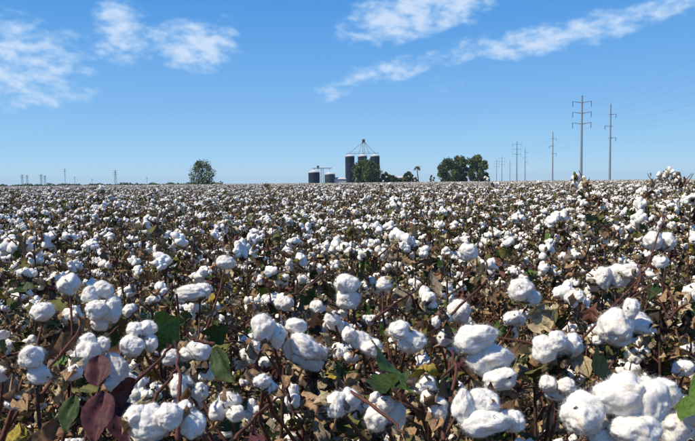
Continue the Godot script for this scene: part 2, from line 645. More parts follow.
func make_shapes():
	var fine := []
	var coarse := []
	for s in LEAF_KINDS:
		var kind := "palmate" if s < 10 else ("bract" if s < 15 else "oval")
		var code := s
		if s >= 10:
			code = s * 10 + 1
		var a := leaf_shape(kind, code, true)
		fine.append(to_mesh([a], [mat.leaf_mixed]))
		coarse.append(leaf_shape(kind, code, false))
	shapes.leaf = fine
	shapes.leaf_low = coarse
	shapes.lock = []
	for s in 10:
		shapes.lock.append(to_mesh([lock_shape(4, 50 + s, 3400)], [mat.cotton]))
	shapes.burr = []
	for s in 4:
		shapes.burr.append(to_mesh([burr_shape(s, true)], [mat.burr]))
	shapes.boll = []
	shapes.boll_mid = []
	shapes.boll_low = []
	for s in 8:
		shapes.boll.append(to_mesh(boll_mesh(s, 3, 420, true), [mat.cotton, mat.burr]))
		var m := boll_mesh(s, 1, 0, false)
		shapes.boll_low.append(m)
		var m2 := boll_mesh(s, 2, 0, false)
		shapes.boll_mid.append(to_mesh(m2, [mat.cotton, mat.burr]))

# ---------------------------------------------------------------- one cotton plant

func pick_colour(r: RandomNumberGenerator, fresh: bool) -> int:
	if fresh:
		return [6, 7, 8, 8, 6][r.randi_range(0, 4)]
	var x := r.randf()
	for k in [[0, 0.19], [1, 0.39], [2, 0.53], [3, 0.60], [4, 0.68], [5, 0.82], [6, 0.95], [9, 0.98], [10, 1.01]]:
		if x < k[1]:
			return k[0]
	return 2

func any_turn(r: RandomNumberGenerator) -> Basis:
	return Basis.from_euler(Vector3(r.randf_range(-1.4, 1.4), r.randf_range(0, TAU), r.randf_range(-1.2, 1.2)))

func along(pts: Array, t: float) -> Vector3:
	var f := clampf(t, 0.0, 1.0) * (pts.size() - 1)
	var k := mini(int(f), pts.size() - 2)
	return (pts[k] as Vector3).lerp(pts[k + 1], f - k)

func facing(up: Vector3, spin: float) -> Basis:
	var y := up.normalized()
	var x := y.cross(Vector3(0.3, 0.1, 0.95)).normalized()
	return Basis(x, y, x.cross(y)).rotated(y, spin)

# pieces of a plant in its own axes: stem, branches (point lists), bolls [transform, variant], leaves [transform, shape, colour]
func plant_pieces(r: RandomNumberGenerator, h: float, spread: float, boll_share := 1.0, green := 0.13) -> Dictionary:
	var out := {"stem": [], "branches": [], "bolls": [], "leaves": []}
	var lean := Vector3(r.randf_range(-0.09, 0.09), 0, r.randf_range(-0.09, 0.09))
	for k in 8:
		var t := k / 7.0
		out.stem.append(lean * t + Vector3(r.randf_range(-0.008, 0.008), h * t, r.randf_range(-0.008, 0.008)) * (0.0 if k == 0 else 1.0) + Vector3(0, 0, 0))
	var count := 12
	var az := r.randf_range(0, TAU)
	for k in count:
		var t := lerpf(0.28, 0.97, k / float(count - 1)) + r.randf_range(-0.02, 0.02)
		az += 2.4 + r.randf_range(-0.4, 0.4)
		var l := spread * lerpf(1.15, 0.4, smoothstep(0.45, 1.0, t)) * r.randf_range(0.7, 1.15)
		var p := along(out.stem, t)
		var pts := [p]
		var rise := r.randf_range(0.35, 0.8)
		var n := 4
		for j in n:
			var bend := az + (0.35 if j % 2 == 0 else -0.35) + r.randf_range(-0.15, 0.15)
			p = p + Vector3(cos(bend), rise - 0.16 * j, sin(bend)) * l / n
			p.y = minf(p.y, h * 1.04)
			pts.append(p)
		out.branches.append(pts)
		for j in range(1, n + 1):
			var at: Vector3 = pts[j]
			var has := (1.0 if j == n else (0.55 if j == n - 1 else 0.28)) * boll_share * (1.0 if t > 0.5 else 0.45)
			for twice in (2 if r.randf() < has * 0.6 - 0.5 else 1 if r.randf() < has * 0.6 else 0):
				var up := Vector3(cos(az) * 0.6 + r.randf_range(-0.6, 0.6), r.randf_range(-0.1, 1.1), sin(az) * 0.6 + r.randf_range(-0.6, 0.6))
				var sz := r.randf_range(0.016, 0.027) if r.randf() < 0.8 else r.randf_range(0.027, 0.035)
				var b := facing(up, r.randf_range(0, TAU))
				var off := b.y * sz * 0.75
				out.bolls.append([Transform3D(b.scaled(Vector3(1, r.randf_range(0.85, 1.15), 1) * sz), at + off + Vector3(0, 0, 0.03) * twice), r.randi_range(0, 7)])
				for q in r.randi_range(2, 4):
					var bb := facing(up, r.randf_range(0, TAU)) * Basis.from_euler(Vector3(r.randf_range(-1.5, -0.3), 0, r.randf_range(-0.4, 0.4)))
					out.leaves.append([Transform3D(bb.scaled(Vector3.ONE * r.randf_range(0.025, 0.042)), at), r.randi_range(10, 14), pick_colour(r, false)])
			for again in r.randi_range(1, 2):
				var fresh := r.randf() < green
				var sz2 := r.randf_range(0.022, 0.055)
				var sh := r.randi_range(7, 9) if fresh else (r.randi_range(0, 6) if r.randf() < 0.7 else r.randi_range(10, 14))
				out.leaves.append([Transform3D(any_turn(r).scaled(Vector3.ONE * sz2), at + Vector3(r.randf_range(-1, 1), r.randf_range(-1, 0.6), r.randf_range(-1, 1)) * 0.03), sh, pick_colour(r, fresh)])
			for again in r.randi_range(2, 5):
				out.leaves.append([Transform3D(any_turn(r).scaled(Vector3.ONE * r.randf_range(0.012, 0.034)), at + Vector3(r.randf_range(-1, 1), r.randf_range(-1, 0.3), r.randf_range(-1, 1)) * 0.03), r.randi_range(10, 14), [0, 0, 1, 5, 6][r.randi_range(0, 4)]])
		# a dry side twig or an old leaf stalk
		for again in r.randi_range(1, 3):
			var p0 := along(pts, r.randf_range(0.3, 0.9))
			var p1 := p0 + Vector3(r.randf_range(-1, 1), r.randf_range(0.0, 1.3), r.randf_range(-1, 1)).normalized() * r.randf_range(0.04, 0.1)
			p1.y = minf(p1.y, h * 1.05)
			out.branches.append([p0, p0.lerp(p1, 0.5) + Vector3(0.006, 0.004, -0.005), p1])
	for k in 14:
		var t2 := r.randf_range(0.3, 1.0)
		out.leaves.append([Transform3D(any_turn(r).scaled(Vector3.ONE * r.randf_range(0.03, 0.06)), along(out.stem, t2) + Vector3(r.randf_range(-1, 1), 0, r.randf_range(-1, 1)) * 0.03), r.randi_range(0, 6), pick_colour(r, false)])
	return out

func hides_hero(p: Vector3, rad: float) -> bool:
	var v := p - eye
	var dp := v.length()
	if dp > 2.6:
		return false
	if dp < 0.5:
		return true
	v /= dp
	for hs in hero_spots:
		var hv: Vector3 = hs[0] - eye
		var dh := hv.length()
		if dp < dh + 0.01:
			var foot := hv.dot(v)
			var gap := (hv - v * foot).length() * dp / dh
			if gap < hs[1] * dp / dh * 1.02 + rad:
				return true
	return false

# a plant with every branch, boll and leaf a part of its own
func plant_of_parts(root: Node3D, d: Dictionary, r: RandomNumberGenerator, clear: bool, fine: bool):
	part("stem", to_mesh([tube(d.stem, 0.0065, 0.0022, 6)], [mat.stem]), root)
	for pts in d.branches:
		var bad := false
		if clear:
			for q in 5:
				bad = bad or hides_hero(root.position + along(pts, q / 4.0), 0.002)
		if not bad:
			part("branch", to_mesh([tube(pts, 0.0022, 0.0011, 5, true, 0.3)], [mat.twig if r.randf() < 0.5 else mat.stem]), root)
	for b in d.bolls:
		var t: Transform3D = b[0]
		if clear and hides_hero(root.position + t.origin, t.basis.x.length() * 1.05):
			continue
		if fine:
			t.basis = t.basis.scaled_local(Vector3.ONE * 0.88)
		part("boll", (shapes.boll if fine else shapes.boll_mid)[b[1]], root, t)
	var bits := blank()
	for l in d.leaves:
		var t: Transform3D = l[0]
		if not fine and t.basis.x.length() < 0.03:
			if not clear or not hides_hero(root.position + t.origin, 0.012):
				var v: Vector3 = LEAF_COLOURS[l[2]]
				join(bits, shapes.leaf_low[l[1]], t, Color(v.x, v.y, v.z))
			continue
		if clear and hides_hero(root.position + t.origin, t.basis.x.length() * 0.55) and r.randf() < 0.93:
			continue
		part("leaf", shapes.leaf[l[1]], root, t, leaf_mats[l[2]])
	if bits.v.size() > 0:
		part("dry_bits", to_mesh([bits], [mat.leaf_mixed]), root).set_meta("kind", "stuff")

func foliage_mesh(d: Dictionary, r: RandomNumberGenerator) -> Dictionary:
	var f := blank()
	for l in d.leaves:
		var v: Vector3 = LEAF_COLOURS[l[2]] * r.randf_range(0.8, 1.2)
		join(f, shapes.leaf_low[l[1]], l[0], Color(v.x, v.y, v.z))
	return f

func wood_mesh(d: Dictionary) -> Dictionary:
	var w := tube(d.stem, 0.0065, 0.0022, 5, false)
	for pts in d.branches:
		join(w, tube(pts, 0.0024, 0.0014, 3, false), Transform3D.IDENTITY)
	return w

func bolls_mesh(d: Dictionary) -> Array:
	var c := blank()
	var b := blank()
	for e in d.bolls:
		join(c, shapes.boll_low[e[1]][0], e[0])
		join(b, shapes.boll_low[e[1]][1], e[0])
	return [c, b]

# ---------------------------------------------------------------- the foremost plants, boll by boll

func curve(a: Vector3, b: Vector3, sag: float, n := 6) -> Array:
	var m := a.lerp(b, 0.5) - Vector3(0, sag, 0)
	var pts := []
	for k in n + 1:
		var t := k / float(n)
		pts.append(a.lerp(m, t).lerp(m.lerp(b, t), t) + Vector3(noise.get_noise_1d(k * 1.3 + a.x * 40.0), 0, noise.get_noise_1d(k * 1.7 + b.x * 50.0)) * 0.011 * sin(PI * t))
	return pts

func make_heroes():
	for h in HERO:
		for b in h.bolls:
			for k in range(0, b.size(), 8):
				hero_spots.append([Vector3(b[k], b[k + 1], b[k + 2]), b[k + 6]])
	var n := 0
	for h in HERO:
		var r := RandomNumberGenerator.new()
		r.seed = 4000 + n
		n += 1
		var root := thing("cotton_plant", h.label, "cotton plant", h.base, "cotton plants in the field")
		var d := plant_pieces(r, h.top - 0.05, 0.24, 0.45, 0.3)
		plant_of_parts(root, d, r, true, true)
		for b in h.bolls:
			var mid := Vector3.ZERO
			var big := 0.0
			var cnt: int = b.size() / 8
			for k in cnt:
				mid += Vector3(b[k * 8], b[k * 8 + 1], b[k * 8 + 2]) / cnt
				big = maxf(big, b[k * 8 + 6])
			var away := (mid - eye).normalized()
			var extent := big
			for k in cnt:
				extent = maxf(extent, Vector3(b[k * 8], b[k * 8 + 1], b[k * 8 + 2]).distance_to(mid) + b[k * 8 + 6] * 0.7)
			var up := (-away * 0.6 + Vector3(r.randf_range(-0.3, 0.3), 0.7, r.randf_range(-0.3, 0.3))).normalized()
			var bs := extent * 0.85
			var c := mid + away * big * 0.35 - root.position
			var bt := Transform3D(facing(up, r.randf_range(0, TAU)).scaled(Vector3.ONE * bs), c - up * bs * 0.25)
			var boll := part("boll", shapes.burr[r.randi_range(0, 3)], root, bt)
			var inv := bt.affine_inverse()
			for k in cnt:
				var o := k * 8
				var ax := Vector3(b[o + 3], b[o + 4], b[o + 5])
				var bz := (away - ax * away.dot(ax)).normalized()
				var bb := Basis(ax, bz.cross(ax), bz).rotated(ax, r.randf_range(-0.5, 0.5))
				if r.randf() < 0.5:
					bb = Basis(-bb.x, -bb.y, bb.z)
				bb = bb.scaled_local(Vector3(b[o + 6], b[o + 7], b[o + 7]) * 0.95)
				part("lock", shapes.lock[r.randi_range(0, 9)], boll, inv * Transform3D(bb, Vector3(b[o], b[o + 1], b[o + 2]) - root.position))
			for q in 2:
				var side := away.cross(Vector3.UP).normalized() * r.randf_range(-0.5, 0.5) + Vector3.DOWN * r.randf_range(0.0, 0.4) + away * r.randf_range(0.7, 1.1)
				part("lock", shapes.lock[r.randi_range(0, 9)], boll, inv * Transform3D(any_turn(r).scaled(Vector3(1.0, 0.8, 0.8) * big * 0.68), c + side * big * 0.8))
			for k in cnt:
				if r.randf() < 0.6:
					# leaf trash caught in the lint
					var o := k * 8
					var dir := (-away + Vector3(r.randf_range(-0.9, 0.9), r.randf_range(-0.3, 0.9), r.randf_range(-0.4, 0.4))).normalized()
					part("leaf", shapes.leaf[r.randi_range(10, 14)], root, Transform3D(any_turn(r).scaled(Vector3.ONE * r.randf_range(0.004, 0.008)), Vector3(b[o], b[o + 1], b[o + 2]) - root.position + dir * b[o + 7] * 0.93), leaf_mats[[0, 1, 2][r.randi_range(0, 2)]])
			for q in 4:
				var bq := facing(up, r.randf_range(0, TAU)) * Basis.from_euler(Vector3(r.randf_range(-1.5, -0.2), 0, r.randf_range(-0.4, 0.4)))
				part("leaf", shapes.leaf[r.randi_range(10, 14)], root, Transform3D(bq.scaled(Vector3.ONE * r.randf_range(0.02, 0.034)), c - up * bs * 0.6), leaf_mats[[0, 1, 1, 2, 5][r.randi_range(0, 4)]])
			var s := along(d.stem, clampf((c.y - 0.22) / (h.top - 0.05), 0.3, 0.95))
			part("branch", to_mesh([tube(curve(s, c - up * bs * 0.9, 0.03), 0.0026, 0.0018, 6, true, 0.25)], [mat.twig]), root)
		if h.has("twigs"):
			for tw in h.twigs:
				var pts := []
				for k in range(1, tw.size(), 3):
					pts.append(Vector3(tw[k], tw[k + 1], tw[k + 2]) - root.position)
				var fine := []
				for k in 13:
					var f: float = k / 12.0 * (pts.size() - 1)
					var i := mini(int(f), pts.size() - 2)
					var a: Vector3 = pts[maxi(i - 1, 0)]
					fine.append((pts[i] as Vector3).cubic_interpolate(pts[i + 1], a, pts[mini(i + 2, pts.size() - 1)], f - i) + Vector3(noise.get_noise_1d(k * 2.3), noise.get_noise_1d(k * 2.9 + 50.0), 0) * 0.0022)
				part("branch", to_mesh([tube(fine, tw[0] * 0.9, tw[0] * 0.55, 7, true, 0.15)], [mat.twig]), root)
		if h.has("big_leaves"):
			for bl in h.big_leaves:
				# base point, tip point, width against length, shape, colour
				var p0 := Vector3(bl[0], bl[1], bl[2]) - root.position
				var p1 := Vector3(bl[3], bl[4], bl[5]) - root.position
				var z := (p1 - p0).normalized()
				var face := ((eye - root.position) - p0).normalized()
				var y := (face - z * face.dot(z)).normalized().rotated(z, bl[9])
				var b := Basis(y.cross(z), y, z)
				var l := p0.distance_to(p1)
				part("leaf", shapes.leaf[bl[7]], root, Transform3D(b.scaled_local(Vector3(bl[6], 1, 1) * l), p0), leaf_mats[bl[8]])

# ---------------------------------------------------------------- the rest of the field

const HERO_MARK := ["the largest boll", "two big stacked bolls", "crossing brown twigs", "red brown twigs", "round bolls halfway up", "a tall double boll", "bright green leaves", "a ragged split boll", "a bare upright stem", "maroon leaves", "a drooping boll at the left edge", "a cluster of five locks", "a pale green upper leaf"]

func make_field():
	var r := RandomNumberGenerator.new()
	r.seed = 77
	var protos := []
	for k in 12:
		var rr := RandomNumberGenerator.new()
		rr.seed = 500 + k
		var d := plant_pieces(rr, 1.0, rr.randf_range(0.22, 0.3), 0.95 if k < 4 else 1.75, 0.14)
		var bm := bolls_mesh(d)
		var fo := foliage_mesh(d, rr)
		var wo := wood_mesh(d)
		protos.append({"d": d, "stem": to_mesh([wo], [mat.stem]), "foliage": to_mesh([fo], [mat.leaf_mixed]), "bolls": to_mesh(bm, [mat.cotton_world, mat.burr]), "all": to_mesh([bm[0], bm[1], fo, wo], [mat.cotton_world, mat.burr, mat.leaf_mixed, mat.stem])})
	var spots := []
	var step := 0.34
	var reach := 70.0
	var gx := int(reach / step)
	for iz in range(-int(1.6 / step), int(reach / step)):
		for ix in range(-gx, gx + 1):
			var x := (ix + r.randf_range(-0.45, 0.45)) * step
			var z := -(iz + r.randf_range(-0.45, 0.45)) * step
			var dist := Vector2(x, z).length()
			if dist > reach or dist < 0.62:
				continue
			if absf(x) > 2.2 + maxf(0.0, -z) * 0.95:
				continue
			if dist > 25.0 and r.randf() < 0.25:
				continue
			var taken := false
			if dist < 2.0:
				for h in HERO:
					taken = taken or Vector2(x - h.base.x, z - h.base.z).length() < 0.13
			if not taken:
				var hills := noise.get_noise_2d(x * 0.35 + 40.0, z * 0.35) * 0.06 + noise.get_noise_2d(x * 0.08, z * 0.11 + 9.0) * 0.04
				var h := 1.0 + r.randfn(0.0, 0.045) + hills
				if dist < 1.6:
					h = minf(h - 0.05, 1.02)
				if r.randf() < 0.03 and dist > 3.0:
					h += r.randf_range(0.05, 0.16)
				spots.append([dist, x, z, clampf(h, 0.8, 1.19), r.randf_range(0, TAU), r.randi_range(0, 3) if noise.get_noise_2d(x * 0.55 + 70.0, z * 0.55) > 0.12 and r.randf() < 0.75 else r.randi_range(3, 11)])
	# three tall plants whose tops stand against the sky at the right
	for tall in TALL:
		spots.append([Vector2(tall[0], tall[1]).length(), tall[0], tall[1], tall[2], tall[3], tall[4]])
	spots.sort_custom(func(a, b): return a[0] < b[0])
	var singles := 300 - HERO.size()
	var rest := []
	var duplicates := {}
	var behind := {}
	for s in spots:
		var at := Vector3(s[1], 0, s[2])
		var top := cam.global_transform.affine_inverse() * (at + Vector3(0, s[3], 0))
		var seen: bool = top.z < -0.3 and absf(top.x / -top.z) < 0.56 + 0.16 / s[0] and top.y / -top.z > -0.44
		if not seen or singles <= 0:
			rest.append(s)
			continue
		singles -= 1
		var side := "left" if s[1] / -s[2] < -0.19 else ("right" if s[1] / -s[2] > 0.19 else "middle")
		var where := {"left": "on the left", "right": "on the right", "middle": "in the middle"}
		var label := ""
		if s[0] < 3.3:
			var best := 0
			for k in HERO.size():
				if absf(s[1] / -s[2] - HERO[k].base.x / -HERO[k].base.z) < absf(s[1] / -s[2] - HERO[best].base.x / -HERO[best].base.z):
					best = k
			behind[best] = behind.get(best, 0) + 1
			label = "%s cotton plant in line behind the one with %s" % [["nearest", "second", "third", "fourth", "fifth", "sixth", "seventh", "eighth", "ninth", "tenth"][mini(behind[best] - 1, 9)], HERO_MARK[best]]
		elif s[0] < 5.5:
			label = "cotton plant in the crowded middle distance %s, bolls thumb sized" % where[side]
		else:
			label = "cotton plant in the far dense rows %s, bolls like white dots" % where[side]
		for tall in TALL:
			if tall[0] == s[1] and tall[1] == s[2]:
				label = tall[5]
		if s[0] < 3.3:
			var rr := RandomNumberGenerator.new()
			rr.seed = 9000 + singles
			var root := thing("cotton_plant", label, "cotton plant", at, "cotton plants in the field")
			var d := plant_pieces(rr, s[3], rr.randf_range(0.2, 0.28), 1.15, 0.2)
			plant_of_parts(root, d, rr, s[0] < 2.8, s[0] < 1.9)
			continue
		var near: bool = s[0] < 4.6
		var key := "%d%s" % [s[5], near]
		var o: Node3D
		if duplicates.has(key):
			o = duplicates[key].duplicate()
			o.name = numbered("cotton_plant")
			add_child(o)
			tag(o, label, "cotton plant", "cotton plants in the field")
		else:
			var pr: Dictionary = protos[s[5]]
			o = thing("cotton_plant", label, "cotton plant", at, "cotton plants in the field")
			part("stem", pr.stem, o)
			part("foliage", pr.foliage, o).set_meta("kind", "stuff")
			if near:
				for b in pr.d.bolls:
					part("boll", shapes.boll_mid[b[1]], o, b[0])
			else:
				part("bolls", pr.bolls, o).set_meta("kind", "stuff")
			duplicates[key] = o
		o.transform = Transform3D(Basis(Vector3.UP, s[4]).scaled(Vector3(1, s[3], 1)), at)
	# all others, too many to single out
	var field := Node3D.new()
	field.name = numbered("cotton_field")
	add_child(field)
	tag(field, "mass of white bolled cotton plants stretching back to the horizon", "cotton field", "", "stuff")
	for k in 12:
		var list := rest.filter(func(s): return s[5] == k)
		copies("cotton_plants", protos[k].all, list.map(func(s): return Transform3D(Basis(Vector3.UP, s[4]).scaled(Vector3(1, s[3], 1)), Vector3(s[1], 0, s[2]))), field)
	# beyond seventy metres the plants only show as a mottled strip: patches of many plants
	var patches := []
	for k in 3:
		var rr := RandomNumberGenerator.new()
		rr.seed = 610 + k
		patches.append(far_patch(rr))
	var lists := [[], [], []]
	var dz := 70.0
	while dz < 340.0:
		var x := -dz * 0.8
		while x < dz * 0.8:
			lists[r.randi_range(0, 2)].append(Transform3D(Basis(Vector3.UP, r.randi_range(0, 3) * PI / 2).scaled(Vector3(1, r.randf_range(0.94, 1.06), 1)), Vector3(x, 0, -dz)))
			x += 6.0
		dz += 6.0
	for k in 3:
		copies("cotton_plants", patches[k], lists[k], field)

func copies(called: String, mesh: Mesh, list: Array, parent: Node3D):
	var mm := MultiMesh.new()
	mm.transform_format = MultiMesh.TRANSFORM_3D
	mm.mesh = mesh
	mm.instance_count = list.size()
	for k in list.size():
		mm.set_instance_transform(k, list[k])
	var o := MultiMeshInstance3D.new()
	o.name = called
	o.multimesh = mm
	parent.add_child(o, true)
	o.set_meta("kind", "stuff")

func far_patch(r: RandomNumberGenerator) -> ArrayMesh:
	var c := blank()
	var f := blank()
	var ball := with_normals({"v": ico(0).v.duplicate(), "i": ico(0).i.duplicate(), "c": PackedColorArray(), "n": PackedVector3Array()})
	for k in 760:
		var at := Vector3(r.randf_range(-3.1, 3.1), r.randfn(0.93, 0.07), r.randf_range(-3.1, 3.1))
		join(c, ball, Transform3D(Basis.from_euler(Vector3(r.randf() * 3.0, r.randf() * 3.0, 0)).scaled(Vector3.ONE * r.randf_range(0.03, 0.06)), at))
	for k in 1500:
		var at := Vector3(r.randf_range(-3.1, 3.1), r.randfn(0.86, 0.09), r.randf_range(-3.1, 3.1))
		var v: Vector3 = LEAF_COLOURS[pick_colour(r, r.randf() < 0.16)]
		join(f, shapes.leaf_low[r.randi_range(10, 14)], Transform3D(any_turn(r).scaled(Vector3.ONE * r.randf_range(0.08, 0.18)), at), Color(v.x, v.y, v.z))
	return to_mesh([c, f], [mat.cotton_world, mat.leaf_mixed])

# ---------------------------------------------------------------- ground and horizon

func make_ground():
	var g := blank()
	var n := 40
	for iz in n + 1:
		for ix in n + 1:
			var u := (ix / float(n)) * 2.0 - 1.0
			var v := (iz / float(n)) * 2.0 - 1.0
			g.v.append(Vector3(signf(u) * pow(absf(u), 3.0) * 4000.0, 0, signf(v) * pow(absf(v), 3.0) * 4000.0))
	for iz in n:
		for ix in n:
			var a := iz * (n + 1) + ix
			g.i.append_array(PackedInt32Array([a, a + 1, a + n + 1, a + 1, a + n + 2, a + n + 1]))
	var o := part("ground", to_mesh([with_normals(g)], [mat.soil]), self)
	o.set_meta("kind", "structure")
	tag(o, "bare brown soil under the cotton plants", "ground", "", "structure")

func tree(called: String, label: String, at: Vector3, w: float, h: float, low: float, s: int, leaves: int, size: float, tone: Vector3, clumps: int, group := "", category := "tree"):
	var r := RandomNumberGenerator.new()
	r.seed = s
	var root := thing(called, label, category, at, group)
	var wood := tube([Vector3(0, -0.1, 0), Vector3(0.1, h * 0.2, 0.05), Vector3(-0.1, h * 0.5, 0.1), Vector3(0.05, h * 0.8, 0)], h * 0.028, h * 0.008, 7)
	var f := blank()
	for k in clumps:
		var v := (k + 0.5) / clumps
		var y := lerpf(low, 1.0, v)
		var wide := sqrt(maxf(0.02, 1.0 - pow(absf(y - lerpf(low, 1.0, 0.42)) / (1.0 - low) * 1.65, 2.0)))
		var t := k * 2.4 + r.randf_range(-0.5, 0.5)
		var rad := w * 0.5 * wide * sqrt(r.randf_range(0.1, 0.85))
		var cr := w * r.randf_range(0.11, 0.2)
		var c := Vector3(cos(t) * rad, minf(h * y, h - cr * 0.4), sin(t) * rad)
		var start := Vector3(0, clampf(c.y - rad * 0.7, h * 0.12, h * 0.75), 0)
		join(wood, tube([start, start.lerp(c, 0.55) + Vector3(0, h * 0.02, 0), c], h * 0.009, h * 0.003, 5, false), Transform3D.IDENTITY)
		var shade := r.randf_range(0.6, 1.35)
		for q in leaves / clumps:
			var dir := Vector3(r.randfn(), r.randfn() * 0.85, r.randfn()).normalized()
			var p := c + dir * cr * pow(r.randf(), 0.4) * r.randf_range(0.8, 1.25)
			var b := any_turn(r).scaled(Vector3.ONE * size * r.randf_range(0.6, 1.3))
			var o: int = f.v.size()
			var col := tone * shade * r.randf_range(0.7, 1.35)
			for e in [Vector3(0, 0, -1), Vector3(0.5, 0.12, 0), Vector3(0, 0, 1), Vector3(-0.5, 0.12, 0)]:
				f.v.append(p + b * e)
				f.c.append(Color(col.x, col.y, col.z))
			f.i.append_array(PackedInt32Array([o, o + 1, o + 2, o, o + 2, o + 3]))
	part("trunk", to_mesh([wood], [mat.bark]), root)
	var cn := part("crown", to_mesh([with_normals(f)], [mat.crown]), root)
	cn.set_meta("kind", "stuff")

# from a bearing on the horizon (tangent to the right of straight ahead) and a distance
func far_at(tangent: float, d: float) -> Vector3:
	return Vector3(tangent * d, 0, -d)

func silo(label: String, at: Vector3, dia: float, h: float, m: Material, group: String):
	var root := thing("grain_silo", label, "silo", at, group)
	var wall := []
	var rings := int(h / 0.9)
	wall.append(Vector2(dia / 2, 0))
	for k in rings:
		var y0 := h * k / rings
		var y1 := h * (k + 1) / rings
		wall.append(Vector2(dia / 2, y0 + 0.02))
		wall.append(Vector2(dia / 2 + 0.06, (y0 + y1) / 2))
		wall.append(Vector2(dia / 2, y1 - 0.02))
	wall.append(Vector2(dia / 2, h))
	part("wall", to_mesh([lathe(wall, 40)], [m]), root)
	for k in 16:
		var t := TAU * k / 16.0
		part("stiffener", to_mesh([box(Vector3(0.14, h - 0.1, 0.14), Vector3(cos(t) * (dia / 2 + 0.1), h / 2, sin(t) * (dia / 2 + 0.1)))], [m]), root)
	var roof := part("roof", to_mesh([lathe([Vector2(dia / 2 - 0.05, h - 0.15), Vector2(dia / 2 + 0.22, h - 0.12), Vector2(dia / 2 + 0.22, h + 0.1), Vector2(dia * 0.2, h + dia * 0.16), Vector2(dia * 0.07, h + dia * 0.2), Vector2(dia * 0.07, h + dia * 0.25), Vector2(0, h + dia * 0.26)], 40)], [mat.roof_pale]), root)
	part("rim", to_mesh([lathe([Vector2(dia / 2 + 0.1, h - 0.5), Vector2(dia / 2 + 0.16, h - 0.48), Vector2(dia / 2 + 0.16, h - 0.2), Vector2(dia / 2 + 0.1, h - 0.18)], 40)], [mat.roof_pale]), roof)

func bar(a: Vector3, b: Vector3, rad: float, m: Material, called: String, parent: Node3D, sides := 6):
	return part(called, to_mesh([tube([a, b], rad, rad, sides)], [m]), parent)

